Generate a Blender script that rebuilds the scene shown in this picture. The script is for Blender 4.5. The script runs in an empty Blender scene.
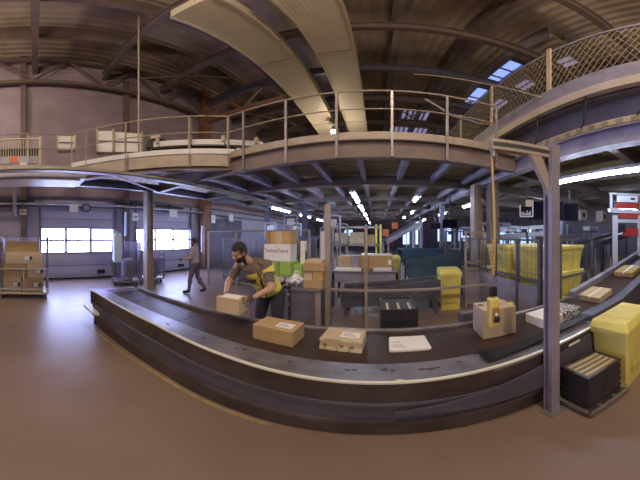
import bpy, bmesh, math, random
from mathutils import Vector, Matrix, Euler
R = math.radians
rnd = random.Random(7)
C = bpy.context.scene.collection
H = 1.75                      # eye height

# ------------------------------------------------------------------ camera
S = 3.8                       # pixels per degree of the panorama
X0, Y0 = 377.0, 236.0         # straight ahead
cd = bpy.data.cameras.new('camera'); cam = bpy.data.objects.new('camera', cd); C.objects.link(cam)
cam.location = (0, 0, H); cam.rotation_euler = (R(90), 0, 0)
cd.type = 'PANO'
cc = cd.cycles if hasattr(cd, 'cycles') and hasattr(cd.cycles, 'panorama_type') else cd
cc.panorama_type = 'EQUIRECTANGULAR'
cc.latitude_min = R(-(480 - Y0) / S); cc.latitude_max = R(Y0 / S)
cc.longitude_min = R(-X0 / S); cc.longitude_max = R((640 - X0) / S)
bpy.context.scene.camera = cam

def at(px, py, Y=None, X=None, Z=None, D=None):
    """a point of the photograph at a known depth / height"""
    lon = R((px - X0) / S); lat = R((Y0 - py) / S)
    if Y is not None: D = Y / math.cos(lon)
    elif X is not None: D = X / math.sin(lon)
    elif Z is not None: D = (Z - H) / math.tan(lat)
    return Vector((D * math.sin(lon), D * math.cos(lon), H + D * math.tan(lat)))

# ------------------------------------------------------------------ materials
def _nt(name):
    m = bpy.data.materials.new(name); m.use_nodes = True
    nt = m.node_tree; b = nt.nodes['Principled BSDF']
    return m, nt, b
def mat(name, col, rough=.6, metal=0., var=.12, scale=6., bump=.15, bscale=60., col2=None, thr=.5, wid=.25, stretch=None, spec=None):
    m, nt, b = _nt(name)
    N = nt.nodes.new; L = nt.links.new
    tc = N('ShaderNodeTexCoord'); src = tc.outputs['Object']
    if stretch:
        mp = N('ShaderNodeMapping'); mp.inputs['Scale'].default_value = stretch; L(src, mp.inputs[0]); src = mp.outputs[0]
    n = N('ShaderNodeTexNoise'); n.inputs['Scale'].default_value = scale; n.inputs['Detail'].default_value = 6; L(src, n.inputs['Vector'])
    r = N('ShaderNodeValToRGB'); L(n.outputs['Fac'], r.inputs[0])
    c1 = [max(0, c * (1 - var)) for c in col[:3]]; c2 = [min(1, c * (1 + var)) for c in (col2 or col)[:3]]
    r.color_ramp.elements[0].position = thr - wid; r.color_ramp.elements[1].position = thr + wid
    r.color_ramp.elements[0].color = (*c1, 1); r.color_ramp.elements[1].color = (*c2, 1)
    L(r.outputs[0], b.inputs['Base Color'])
    b.inputs['Roughness'].default_value = rough; b.inputs['Metallic'].default_value = metal
    if spec is not None: b.inputs['Specular IOR Level'].default_value = spec
    if bump:
        n2 = N('ShaderNodeTexNoise'); n2.inputs['Scale'].default_value = bscale; L(src, n2.inputs['Vector'])
        bp = N('ShaderNodeBump'); bp.inputs['Strength'].default_value = bump; bp.inputs['Distance'].default_value = .01
        L(n2.outputs['Fac'], bp.inputs['Height']); L(bp.outputs[0], b.inputs['Normal'])
    return m
def corr(name, col, axis='X', period=.2, rough=.55, metal=.2, depth=.03, var=.1, col2=None):
    """profiled sheet: ribs repeat along axis"""
    m, nt, b = _nt(name); N = nt.nodes.new; L = nt.links.new
    tc = N('ShaderNodeTexCoord')
    w = N('ShaderNodeTexWave'); w.wave_type = 'BANDS'; w.bands_direction = axis; w.wave_profile = 'TRI'
    w.inputs['Scale'].default_value = .314 / period; L(tc.outputs['Object'], w.inputs['Vector'])
    bp = N('ShaderNodeBump'); bp.inputs['Strength'].default_value = 1; bp.inputs['Distance'].default_value = depth
    L(w.outputs['Fac'], bp.inputs['Height']); L(bp.outputs[0], b.inputs['Normal'])
    n = N('ShaderNodeTexNoise'); n.inputs['Scale'].default_value = .8; n.inputs['Detail'].default_value = 5; L(tc.outputs['Object'], n.inputs['Vector'])
    r = N('ShaderNodeValToRGB'); L(n.outputs['Fac'], r.inputs[0])
    r.color_ramp.elements[0].position = .35; r.color_ramp.elements[1].position = .65
    r.color_ramp.elements[0].color = (*[c * (1 - var) for c in col], 1); r.color_ramp.elements[1].color = (*[min(1, c * (1 + var)) for c in (col2 or col)], 1)
    L(r.outputs[0], b.inputs['Base Color'])
    b.inputs['Roughness'].default_value = rough; b.inputs['Metallic'].default_value = metal
    return m
def emit(name, col, strength):
    m, nt, b = _nt(name)
    b.inputs['Base Color'].default_value = (.8, .8, .8, 1)
    b.inputs['Emission Color'].default_value = (*col, 1); b.inputs['Emission Strength'].default_value = strength
    b.inputs['Roughness'].default_value = .3
    return m

M = dict(
    floor=None,
    steel=mat('weathered_steel', (.30, .27, .30), .45, .6, .2, 3, .1),
    lav=mat('grey_painted_steel', (.36, .33, .42), .5, .25, .18, 4, .1),
    lavd=mat('dark_grey_painted_steel', (.13, .125, .175), .5, .3, .25, 3, .15),
    navy=mat('blue_grey_painted_steel', (.115, .11, .165), .45, .3, .25, 2, .15),
    teal=mat('dark_teal_steel', (.07, .13, .21), .5, .2, .25, 3, .1),
    tan=mat('tan_painted_steel', (.40, .33, .28), .55, .2, .15, 4, .1),
    cream=mat('cream_painted_steel', (.62, .52, .42), .5, .15, .12, 3, .1),
    white=mat('white_painted_steel', (.68, .66, .70), .5, .1, .08, 3, .05),
    rust=mat('rusty_brown_steel', (.075, .050, .048), .55, .2, .35, 2.2, .15, 40, (.105, .08, .09)),
    brown=mat('brown_painted_beam', (.22, .165, .145), .6, .1, .25, 2, .1),
    beam=mat('dark_roof_steel', (.15, .11, .105), .6, .1, .25, 2, .1),
    orange=mat('painted_glow_beam', (.22, .11, .07), .6, .1, .25, 2, .1),  # warm lamp glow put into the steel's colour
    dark=mat('near_black_steel', (.025, .022, .028), .5, .2, .3, 4, .1),
    rubber=mat('brown_rubber_belt', (.060, .034, .028), .38, 0, .35, 2.5, .2, 90, (.058, .036, .031), spec=.35),
    tyre=mat('black_rubber', (.02, .02, .02), .7),
    wornplate=mat('worn_grey_guard_plate', (.21, .19, .215), .40, .45, .2, 5, .15, 30, (.25, .23, .265), .45, .15),
    bright=mat('polished_steel_edge', (.95, .94, .86), .35, .3, .1, 4, .05),
    yellow=mat('yellow_plastic', (.80, .70, .20), .45, 0, .10, 3, .1, 30),
    yellowd=mat('dirty_yellow_plastic', (.66, .56, .15), .5, 0, .22, 4, .1, 30),
    yline=mat('worn_yellow_floor_paint', (.36, .26, .14), .5, 0, .3, 9, .1),
    card=mat('brown_cardboard', (.50, .33, .17), .75, 0, .10, 5, .1, 120),
    card2=mat('golden_brown_cardboard', (.56, .36, .14), .75, 0, .10, 5, .1, 120),
    card3=mat('pale_cardboard', (.62, .48, .33), .75, 0, .12, 5, .1, 120),
    cardw=mat('white_cardboard', (.88, .85, .86), .65, 0, .05, 5, .05),
    tape=mat('packing_tape', (.42, .25, .10), .25, 0, .05, 5, .05),
    tapew=mat('pale_packing_tape', (.80, .72, .55), .3, 0, .15, 9, .05),
    label=mat('white_paper_label', (.85, .84, .86), .5, 0, .04, 60, .03),
    ink=mat('dark_ink', (.03, .025, .03), .5, 0, .1, 20, 0),
    inkr=mat('dark_red_ink', (.16, .04, .06), .5, 0, .1, 20, 0),
    green=mat('green_printed_cardboard', (.35, .54, .11), .6, 0, .08, 5, .05),
    greend=mat('dark_green_print', (.2, .36, .06), .6, 0, .08, 5, .05),
    poly=mat('white_plastic_film', (.82, .82, .88), .3, 0, .06, 12, .6, 14),
    crate=mat('black_plastic_crate', (.040, .032, .040), .42, 0, .3, 5, .1),
    slat=mat('pale_crate_divider', (.62, .50, .30), .6, 0, .1, 8, .1),
    slatg=mat('grey_crate_insert', (.20, .17, .16), .6, 0, .1, 8, .1),
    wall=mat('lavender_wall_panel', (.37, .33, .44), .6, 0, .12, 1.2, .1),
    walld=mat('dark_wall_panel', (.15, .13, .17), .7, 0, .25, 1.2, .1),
    upwall=corr('profiled_upper_wall_sheet', (.31, .24, .30), 'Z', .30, .6, .1, .008, .1, (.34, .26, .345)),
    roof=corr('profiled_roof_sheet', (.42, .34, .285), 'X', .33, .6, .1, .05, .14, (.50, .41, .36)),
    deck=corr('profiled_deck_sheet', (.34, .27, .16), 'Y', .25, .6, .1, .04, .2),
    duct=corr('ribbed_pale_duct_sheet', (.66, .60, .50), 'X', .10, .5, .05, .006, .06),
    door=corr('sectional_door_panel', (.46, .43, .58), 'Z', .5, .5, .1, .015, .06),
    pane=emit('daylit_pane', (.46, .55, 1.0), 40),
    paneh=emit('hazy_daylit_pane', (.36, .38, 1.0), 18),
    sky=emit('skylight_pane', (.30, .45, 1.0), 1.1),
    far=emit('far_daylit_pane', (.42, .60, 1.0), 2.2),
    tube=emit('fluorescent_tube', (.68, .80, 1.0), 80),
    bulb=emit('warm_lamp', (1.0, .93, .62), 160),
    screen=mat('black_screen', (.010, .008, .020), .6, 0, .1, 2, 0, spec=.1),
    red=mat('red_painted_panel', (.50, .045, .035), .45, 0, .15, 3, .05),
    orangep=mat('orange_painted_steel', (.75, .18, .06), .5, 0, .15, 3, .05),
    cable=mat('yellow_cable', (.62, .44, .14), .45, 0, .1, 20, .05),
    skin=mat('skin', (.50, .30, .21), .5, 0, .06, 8, .05),
    hair=mat('dark_hair', (.025, .015, .012), .7, 0, .3, 60, .5, 200),
    vest=mat('yellow_work_vest', (.80, .66, .13), .75, 0, .08, 8, .3, 200),
    strap=mat('dark_vest_strap', (.07, .05, .06), .8, 0, .1, 8, .3, 200),
    shirt=mat('grey_cotton_shirt', (.17, .13, .12), .85, 0, .12, 8, .3, 200),
    shirtp=mat('pale_grey_shirt', (.40, .33, .38), .85, 0, .1, 8, .3, 200),
    pants=mat('dark_work_trousers', (.035, .03, .045), .85, 0, .2, 8, .3, 200),
    pantsg=mat('grey_purple_trousers', (.13, .10, .15), .85, 0, .2, 8, .3, 200),
    sack=mat('pale_blue_sack', (.66, .80, .92), .6, 0, .1, 8, .5, 12),
    greycloth=mat('grey_sack_cloth', (.25, .22, .29), .8, 0, .2, 8, .5, 12),
    galv=mat('galvanised_wire', (.26, .23, .25), .4, .6, .1, 5, 0),
    goldw=mat('golden_net_cord', (.36, .30, .22), .6, .1, .1, 5, 0),
)

def floor_material():
    m, nt, b = _nt('worn_brown_hall_floor'); N = nt.nodes.new; L = nt.links.new
    tc = N('ShaderNodeTexCoord')
    n = N('ShaderNodeTexNoise'); n.inputs['Scale'].default_value = .7; n.inputs['Detail'].default_value = 8; n.inputs['Roughness'].default_value = .65
    L(tc.outputs['Object'], n.inputs['Vector'])
    r = N('ShaderNodeValToRGB'); L(n.outputs['Fac'], r.inputs[0])
    r.color_ramp.elements[0].position = .3; r.color_ramp.elements[1].position = .7
    r.color_ramp.elements[0].color = (.20, .135, .115, 1); r.color_ramp.elements[1].color = (.28, .195, .165, 1)
    L(r.outputs[0], b.inputs['Base Color'])
    n2 = N('ShaderNodeTexNoise'); n2.inputs['Scale'].default_value = 5; n2.inputs['Detail'].default_value = 8
    L(tc.outputs['Object'], n2.inputs['Vector'])
    mr = N('ShaderNodeMapRange'); mr.inputs[3].default_value = .32; mr.inputs[4].default_value = .48
    L(n2.outputs['Fac'], mr.inputs[0]); L(mr.outputs[0], b.inputs['Roughness'])
    bp = N('ShaderNodeBump'); bp.inputs['Strength'].default_value = .12; bp.inputs['Distance'].default_value = .01
    L(n2.outputs['Fac'], bp.inputs['Height']); L(bp.outputs[0], b.inputs['Normal'])
    return m
M['floor'] = floor_material()

def zebra_material():
    m, nt, b = _nt('black_on_white_printed_film'); N = nt.nodes.new; L = nt.links.new
    tc = N('ShaderNodeTexCoord'); mp = N('ShaderNodeMapping'); L(tc.outputs['Object'], mp.inputs[0])
    v = N('ShaderNodeTexVoronoi'); v.inputs['Scale'].default_value = 24; L(mp.outputs[0], v.inputs['Vector'])
    v.feature = 'DISTANCE_TO_EDGE'
    r = N('ShaderNodeValToRGB'); r.color_ramp.interpolation = 'CONSTANT'
    r.color_ramp.elements[0].color = (.05, .04, .05, 1); r.color_ramp.elements[1].position = .11; r.color_ramp.elements[1].color = (.8, .78, .8, 1)
    L(v.outputs['Distance'], r.inputs[0]); L(r.outputs[0], b.inputs['Base Color'])
    b.inputs['Roughness'].default_value = .35
    return m
M['zebra'] = zebra_material()

# ------------------------------------------------------------------ mesh builder
class MB:
    def __init__(s): s.bm = bmesh.new()
    def hexa(s, p):
        v = [s.bm.verts.new(q) for q in p]
        for f in ((3, 2, 1, 0), (4, 5, 6, 7), (0, 1, 5, 4), (1, 2, 6, 5), (2, 3, 7, 6), (3, 0, 4, 7)):
            s.bm.faces.new([v[i] for i in f])
        return s
    def box(s, x0, x1, y0, y1, z0, z1):
        return s.hexa([(x0, y0, z0), (x1, y0, z0), (x1, y1, z0), (x0, y1, z0), (x0, y0, z1), (x1, y0, z1), (x1, y1, z1), (x0, y1, z1)])
    def cbox(s, c, d, rz=0):
        m = Matrix.Translation(c) @ Matrix.Rotation(rz, 4, 'Z')
        a, b, h = d[0] / 2, d[1] / 2, d[2] / 2
        return s.hexa([m @ Vector(q) for q in ((-a, -b, -h), (a, -b, -h), (a, b, -h), (-a, b, -h), (-a, -b, h), (a, -b, h), (a, b, h), (-a, b, h))])
    def bar(s, p, q, w, h=None):
        """rectangular bar: w across (horizontal), h along the remaining direction"""
        h = h or w; p = Vector(p); q = Vector(q); d = (q - p).normalized()
        up = Vector((0, 0, 1)) if abs(d.z) < .95 else Vector((0, 1, 0))
        a = d.cross(up).normalized() * w / 2; b = a.normalized().cross(d).normalized() * h / 2
        return s.hexa([p - a - b, p + a - b, p + a + b, p - a + b, q - a - b, q + a - b, q + a + b, q - a + b])
    def tube(s, pts, r, n=8, cap=True):
        pts = [Vector(p) for p in pts]; rings = []
        for i, p in enumerate(pts):
            d = ((pts[min(i + 1, len(pts) - 1)] - pts[max(i - 1, 0)])).normalized()
            up = Vector((0, 0, 1)) if abs(d.z) < .9 else Vector((1, 0, 0))
            a = d.cross(up).normalized(); b = a.cross(d).normalized()
            rr = r[i] if isinstance(r, (list, tuple)) else r
            rings.append([s.bm.verts.new(p + (a * math.cos(t) + b * math.sin(t)) * rr) for t in [2 * math.pi * k / n for k in range(n)]])
        for A, B in zip(rings, rings[1:]):
            for k in range(n): s.bm.faces.new((A[k], A[(k + 1) % n], B[(k + 1) % n], B[k]))
        if cap: s.bm.faces.new(rings[0][::-1]); s.bm.faces.new(rings[-1])
        return s
    def lathe(s, prof, c=(0, 0, 0), n=20):
        c = Vector(c); rings = []
        for r, z in prof: rings.append([s.bm.verts.new(c + Vector((r * math.cos(2 * math.pi * k / n), r * math.sin(2 * math.pi * k / n), z))) for k in range(n)])
        for A, B in zip(rings, rings[1:]):
            for k in range(n): s.bm.faces.new((A[k], A[(k + 1) % n], B[(k + 1) % n], B[k]))
        s.bm.faces.new(rings[0][::-1]); s.bm.faces.new(rings[-1])
        return s
    def prism(s, poly, z0, z1):
        """polygon in XY extruded in Z"""
        a = [s.bm.verts.new((x, y, z0)) for x, y in poly]; b = [s.bm.verts.new((x, y, z1)) for x, y in poly]; n = len(poly)
        s.bm.faces.new(a[::-1]); s.bm.faces.new(b)
        for k in range(n): s.bm.faces.new((a[k], a[(k + 1) % n], b[(k + 1) % n], b[k]))
        return s
    def sweep(s, prof, path, closed=True):
        """profile of (y offset, z) swept along path of (x, y, z); offset goes to +Y"""
        rings = [[s.bm.verts.new((x, y + a, z + b)) for a, b in prof] for x, y, z in path]
        n = len(prof)
        for A, B in zip(rings, rings[1:]):
            for k in range(n if closed else n - 1): s.bm.faces.new((A[k], A[(k + 1) % n], B[(k + 1) % n], B[k]))
        if closed: s.bm.faces.new(rings[0][::-1]); s.bm.faces.new(rings[-1])
        return s
    def ell(s, c, r, seg=16, rot=None):
        m = Matrix.Translation(c) @ (rot.to_matrix().to_4x4() if rot else Matrix()) @ Matrix.Diagonal((*r, 1))
        bmesh.ops.create_uvsphere(s.bm, u_segments=seg, v_segments=max(6, seg * 2 // 3), radius=1, matrix=m); return s
    def build(s, name, m, parent=None, bevel=0, smooth=False, loc=None, rz=0, label=None):
        bmesh.ops.recalc_face_normals(s.bm, faces=s.bm.faces)
        me = bpy.data.meshes.new(name); s.bm.to_mesh(me); s.bm.free()
        o = bpy.data.objects.new(name, me); C.objects.link(o)
        me.materials.append(M[m] if isinstance(m, str) else m)
        if smooth:
            for p in me.polygons: p.use_smooth = True
        if bevel:
            b = o.modifiers.new('bevel', 'BEVEL'); b.width = bevel; b.segments = 2; b.limit_method = 'ANGLE'
        if parent: o.parent = parent
        if loc is not None: o.location = loc
        if rz: o.rotation_euler.z = rz
        if label: o['label'] = label
        return o

def T(name, label, cat, loc=(0, 0, 0), rz=0, group=None):
    o = bpy.data.objects.new(name, None); C.objects.link(o); o.empty_display_size = .2
    o.location = loc; o.rotation_euler.z = rz; o['label'] = label; o['category'] = cat
    if group: o['group'] = group
    return o
def tag(o, label, cat, group=None, kind=None):
    o['label'] = label; o['category'] = cat
    if group: o['group'] = group
    if kind: o['kind'] = kind
    return o
def struct(o, label=None):
    o['kind'] = 'structure'
    if label: o['label'] = label
    return o
def dup(root, label=None, loc=None, rz=None, group=None):
    def cp(o, parent):
        c = o.copy(); C.objects.link(c)
        if parent: c.parent = parent
        for ch in o.children: cp(ch, c)
        return c
    c = cp(root, None)
    if label: c['label'] = label
    if group: c['group'] = group
    if loc is not None: c.location = loc
    if rz is not None: c.rotation_euler.z = rz
    return c
def text(s, name, m, size, parent, loc, rot, depth=.002, sx=1):
    cu = bpy.data.curves.new(name, 'FONT'); cu.body = s; cu.size = size; cu.extrude = depth; cu.align_x = 'CENTER'; cu.align_y = 'CENTER'
    t = bpy.data.objects.new(name, cu); C.objects.link(t)
    dg = bpy.context.evaluated_depsgraph_get(); me = bpy.data.meshes.new_from_object(t.evaluated_get(dg))
    bpy.data.objects.remove(t); bpy.data.curves.remove(cu)
    o = bpy.data.objects.new(name, me); C.objects.link(o); me.materials.clear(); me.materials.append(M[m])
    o.parent = parent; o.location = loc; o.rotation_euler = rot; o.scale = (sx, 1, 1)
    return o
# ================================================================== the hall
WX = -8.6; RX = 15.0; YB = 30.0; YF = -9.0; ZR = 10.9
struct(MB().box(WX - .3, RX + .3, YF - .3, YB + .3, -.2, 0).build('floor', 'floor'), 'worn brown painted hall floor')
# floor paint along the conveyor foot
o = MB()
path = [(-3.98, .93), (-3.0, 1.10), (-1.96, 1.25), (-1.0, 1.29), (-.7, 1.29)]
for (a, b), (c_, d_) in zip(path, path[1:]): o.hexa([(a, b, 0), (c_, d_, 0), (c_, d_ + .04, 0), (a, b + .04, 0), (a, b, .004), (c_, d_, .004), (c_, d_ + .04, .004), (a, b + .04, .004)])
struct(o.build('trim_1', 'yline'), 'worn yellow line on the floor along the conveyor foot')
ceil = struct(MB().box(WX - .3, RX + .3, YF - .3, YB + .3, ZR, ZR + .15).build('ceiling', 'roof'), 'profiled sheet roof')
for Y in (-5.6, -2.8, 0, 2.8, 5.6, 8.3, 11.0, 14.0, 17.0, 20.0, 24.0, 28.0):
    m = MB()
    m.box(WX, RX, Y - .10, Y + .10, 9.62, 9.66).box(WX, RX, Y - .10, Y + .10, 10.02, 10.06).box(WX, RX, Y - .012, Y + .012, 9.66, 10.02)
    m.build('roof_beam', 'lavd' if Y == 8.3 else 'beam', ceil)
for X in (-6.4, -4.4, .4, 2.6, 7.6, 10.0, 12.4):
    MB().box(X - .06, X + .06, YF, YB, 10.06, 10.9).build('purlin', 'beam', ceil)
for (a, b) in (((-8.4, 8.2), (-4.4, 14)), ((.3, 11), (6.5, 17)), ((6.5, 8.3), (.6, 14)), ((7.5, 8.3), (13, 14)), ((-8.3, 3.7), (-4.4, 8.2))):
    MB().tube([(a[0], a[1], 9.6), (b[0], b[1], 9.6)], .04, 6).build('wind_brace', 'beam', ceil)

# left wall with three dock doors
wl = MB()
openings = [(.22, 3.30), (4.30, 7.42), (9.0, 12.0)]
ys = [YF] + [v for op in openings for v in op] + [YB]
for k in range(0, len(ys), 2): wl.box(WX - .3, WX, ys[k], ys[k + 1], 0, 3.3)
for a, b in openings: wl.box(WX - .3, WX, a, b, 2.78, 3.3)
wl = struct(wl.build('wall_left', 'wall'), 'lavender wall around the dock doors')
MB().box(WX - .3, WX, YF, YB, 3.3, ZR).build('upper_cladding', 'upwall', wl, label='profiled purple brown cladding above the doors')
for z in (2.9, 3.25):
    MB().box(WX, WX + .08, YF, YB, z, z + .09).build('wall_rail', 'lavd', wl)
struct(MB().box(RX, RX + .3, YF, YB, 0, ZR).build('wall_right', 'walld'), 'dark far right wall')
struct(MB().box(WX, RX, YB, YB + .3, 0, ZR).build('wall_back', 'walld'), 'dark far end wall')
struct(MB().box(WX, RX, YF - .3, YF, 0, ZR).build('wall_front', 'wall'), 'wall behind the viewer')

def dock_door(n, y0, y1, lit=True):
    d = MB().box(WX - .12, WX - .06, y0, y1, .04, 1.05).box(WX - .12, WX - .06, y0, y1, 2.09, 2.78).build('door_%d' % n, 'door')
    struct(d, 'lavender sectional dock door with two rows of daylit panes')
    fr = MB()
    w = (y1 - y0) / 3
    for k in range(4): fr.box(WX - .125, WX - .05, y0 + w * k - (.06 if 0 < k < 3 else (.0 if k == 0 else .06)), y0 + w * k + (.05 if 0 < k < 3 else (.06 if k == 0 else .0)), 1.05, 2.09)
    for z in (1.03, 1.53, 2.03): fr.box(WX - .125, WX - .03, y0, y1, z, z + .08)
    fr.build('window_frame', 'lav', d)
    if lit:
        for k in range(3):
            for z in (1.1, 1.595):
                MB().box(WX - .11, WX - .095, y0 + w * k + .05, y0 + w * k + w - .05, z, z + .45).build('window_pane', 'pane' if k < 2 or n == 2 else 'paneh', d)
    for z in (.55, 2.42): MB().box(WX - .06, WX - .05, y0, y1, z, z + .02).build('panel_joint', 'lavd', d)
    MB().box(WX - .07, WX + .02, y0, y1, 0, .06).build('bottom_seal', 'dark', d)
    MB().box(WX - .05, WX + .06, y1 - .75, y1 - .45, .20, .34).build('dock_bumper', 'tyre', d)
    for y in (y0 - .06, y1): MB().box(WX, WX + .07, y, y + .07, 0, 3.3).build('door_track', 'lavd', d)
dock_door(1, .22, 3.30); dock_door(2, 4.30, 7.42)
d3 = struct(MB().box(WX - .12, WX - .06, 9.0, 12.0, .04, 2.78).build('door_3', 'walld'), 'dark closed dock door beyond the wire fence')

# daylit windows in the end wall; right wall panes added for a blue glow
for i, (x0, x1, z0, z1) in enumerate(((3.6, 4.6, .6, 2.9), (5.0, 5.7, .6, 3.0), (8.6, 10.6, 1.0, 2.9), (-4.5, -3.4, 1.8, 2.6), (11.8, 13.4, 1.0, 2.6))):
    w_ = struct(MB().box(x0, x1, YB - .03, YB, z0, z1).build('window_%d' % (i + 1), 'far'), 'blue daylit window in the far end wall')
    MB().box((x0 + x1) / 2 - .04, (x0 + x1) / 2 + .04, YB - .06, YB - .03, z0, z1).build('window_frame', 'lav', w_)
for i, (y0, y1, z0, z1) in enumerate(((17.5, 21.5, .8, 2.6), (22.5, 27.5, .8, 2.6))):
    w_ = struct(MB().box(RX - .03, RX, y0, y1, z0, z1).build('window_%d' % (i + 6), 'far'), 'added glowing pane in the right wall, for a blue glow behind the conveyors')
    MB().box(RX - .06, RX - .03, (y0 + y1) / 2 - .04, (y0 + y1) / 2 + .04, z0, z1).build('window_frame', 'lav', w_)

# wall columns and roof truss along the left wall
for Y, w, lb in ((-.45, .22, 'dull steel wall column behind the caged cartons'), (3.78, .22, 'dull steel wall column between the two dock doors'), (8.25, .5, 'broad wall column painted with orange glow, beyond the second dock door')):
    m = MB().box(WX, WX + w, Y - w / 2, Y + w / 2, 0, 10.9)
    o = m.build('wall_column', 'orange' if w > .3 else 'beam', bevel=0); tag(o, lb, 'column', 'columns along the dock wall')
tr = T('roof_truss', 'long brown lattice truss high along the dock wall', 'truss', (WX + .35, 0, 0))
MB().box(-.09, .09, YF, 8.2, 8.72, 8.92).build('bottom_chord', 'beam', tr)
MB().box(-.09, .09, YF, 8.2, 10.3, 10.5).build('top_chord', 'beam', tr)
y = -5.6; k = 0
while y < 8.0:
    a, b = (8.9, 10.35) if k % 2 == 0 else (10.35, 8.9)
    MB().bar((0, y, a), (0, y + 1.38, b), .09).build('web_brace', 'beam', tr); y += 1.38; k += 1
for Y0_, Y1_ in ((8.3, 8.3),):
    t2 = T('roof_truss', 'lattice truss painted with orange glow, spanning from the broad wall column', 'truss', (0, 8.3, 0))
    MB().box(WX + .5, -3.8, -.1, .1, 8.35, 8.55).build('bottom_chord', 'orange', t2)
    x = WX + .5; k = 0
    while x < -4.0:
        a, b = (8.5, 9.6) if k % 2 == 0 else (9.6, 8.5)
        MB().bar((x, 0, a), (x + 1.1, 0, b), .09).build('web_brace', 'orange', t2); x += 1.1; k += 1

# pale ribbed ducts under the roof
for (x0, x1, lb) in ((-1.72, -.62, 'wide pale ribbed duct under the roof, the right of two'), (-3.62, -2.42, 'wide pale ribbed duct under the roof, the left of two')):
    t = T('ceiling_duct', lb, 'duct', ((x0 + x1) / 2, 0, 8.75), group='pale roof ducts'); w = (x1 - x0) / 2
    MB().box(-w, w, 2.6, 26, 0, .5).build('duct_body', 'duct', t)
    for s in (-1, 1): MB().box(s * w - .03, s * w + .03, 2.6, 26, -.05, .02).build('edge_rail', 'cream', t)
    for y in (6, 12, 18, 24):
        MB().box(-w - .04, w + .04, y - .03, y + .03, -.03, .02).build('joint_strap', 'tan', t)
# skylight strip
sk = T('skylight', 'row of blue daylit roof panes above the overhead net', 'skylight', (4.95, 0, 10.25))
MB().box(-.42, -.32, 4.5, 17, -.1, .60).box(.32, .42, 4.5, 17, -.1, .60).build('kerb', 'lav', sk)
for a_, b_ in ((6.7, 7.3), (7.4, 8.0), (8.1, 8.64), (9.4, 10.3), (10.45, 11.0), (11.1, 11.5)):
    MB().box(-.25, .28, a_, b_, 0, .04).build('roof_pane', 'sky', sk)
for y in (6.6, 7.35, 8.05, 8.75, 9.3, 10.37, 11.05, 11.6): MB().box(-.33, .33, y - .05, y + .05, -.03, .05).build('cross_bar', 'lav', sk)
for q_ in ((4.5, 6.6), (8.75, 9.3), (11.6, 17)): MB().box(-.33, .33, *q_, .05, .12).build('blank_panel', 'roof', sk)
M['slit'] = emit('dim_roof_slit', (.50, .46, .80), .42)
for i, (x, y, n_, w_, lb) in enumerate(((2.6, 14.5, 5, .2, 'faint daylight slits in the roof, highest group behind the handrail'), (2.3, 17.2, 7, .24, 'lavender daylight slits in the roof just above the walkway edge'), (7.4, 5.95, 2, .22, 'small daylight slits in the roof seen through the net, nearest'), (7.5, 8.7, 2, .22, 'small daylight slits in the roof seen through the net, middle'), (7.6, 11.2, 2, .22, 'small daylight slits in the roof seen through the net, farthest'))):
    t = T('roof_slit', lb, 'skylight', (x, y, 10.84), group='small roof slits')
    for k in range(n_): MB().box(-.9 + k * .38, -.9 + w_ + k * .38, -.6, .6, 0, .03).build('slit_pane', 'slit', t)

# ------------------------------------------------------------------ mezzanine
mz = T('mezzanine_walkway', 'steel mezzanine deck with a brown edge beam, on joists over the aisle', 'mezzanine', (0, 0, 0))
ZB, ZT = 3.2, 3.7
poly = [(-7.3, -6), (-5.84, -6), (-5.84, 1.03), (-3.08, 3.82), (2.9, 3.82), (2.9, -6), (11, -6), (11, 22), (-6.2, 22)]
# deck sheet in convex pieces
for nm, pl in (('deck_sheet', [(-7.3, -6), (-5.84, -6), (-5.84, 1.03), (-3.08, 3.84), (-3.08, 22), (-7.3, 22)]), ('deck_sheet', [(-3.06, 3.84), (2.9, 3.84), (2.9, 22), (-3.06, 22)]), ('deck_sheet', [(2.92, -6), (11, -6), (11, 22), (2.92, 22)])):
    MB().prism(pl, ZT - .1, ZT).build(nm, 'deck', mz)
# edge beam towards the viewer: web, flanges, kick plate
def ibeam(p, q, z0, z1, m, nm, fl=.16):
    a = Vector((*p, 0)); b = Vector((*q, 0))
    mb = MB(); zc = (z0 + z1) / 2
    mb.bar(a + Vector((0, 0, zc)), b + Vector((0, 0, zc)), .015, z1 - z0)
    mb.bar(a + Vector((0, 0, z0 + .012)), b + Vector((0, 0, z0 + .012)), fl, .024)
    mb.bar(a + Vector((0, 0, z1 - .012)), b + Vector((0, 0, z1 - .012)), fl, .024)
    return mb.build(nm, m, mz)
ibeam((-6.1, 3.9), (2.9, 3.9), ZB, ZT - .12, 'brown', 'edge_beam')
MB().box(-3.08, 2.9, 3.8, 3.83, ZT - .13, ZT + .03).build('kick_plate', 'tan', mz)
MB().bar((-3.08, 3.80, 3.55), (-5.84, 1.03, 3.55), .02, .36).build('diagonal_kick_plate', 'tan', mz)
ibeam((-3.08, 3.9), (-5.9, 1.08), 3.28, 3.55, 'brown', 'edge_beam')
MB().box(-5.86, -5.83, -6, 1.03, 3.3, 3.72).build('kick_plate', 'tan', mz)
ibeam((-6.1, -6), (-6.1, 22), ZB, ZB + .25, 'lavd', 'edge_beam')
ibeam((2.92, -6), (2.92, 22), ZB - .02, ZB + .32, 'lav', 'edge_beam', .2)
for Y in (6.2, 8.9, 11.6, 14.3, 17.0, 19.7): ibeam((-6.1, Y), (11, Y), ZB + .02, ZB + .3, 'brown', 'cross_beam', .2)
for k in range(4):
    ibeam((3.0, -3.5 + 2.6 * k), (11, -3.5 + 2.6 * k), ZB + .05, ZB + .3, 'brown', 'cross_beam', .16)
x = -5.2
while x < 2.8:
    MB().box(x - .06, x + .06, 3.9, 20, ZB + .14, ZT - .1).build('joist', 'lav', mz); x += .97
for x in (4.2, 5.6, 7.0, 8.4): MB().box(x - .045, x + .045, -6, 20, ZB + .25, ZT - .1).build('joist', 'brown', mz)
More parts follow.
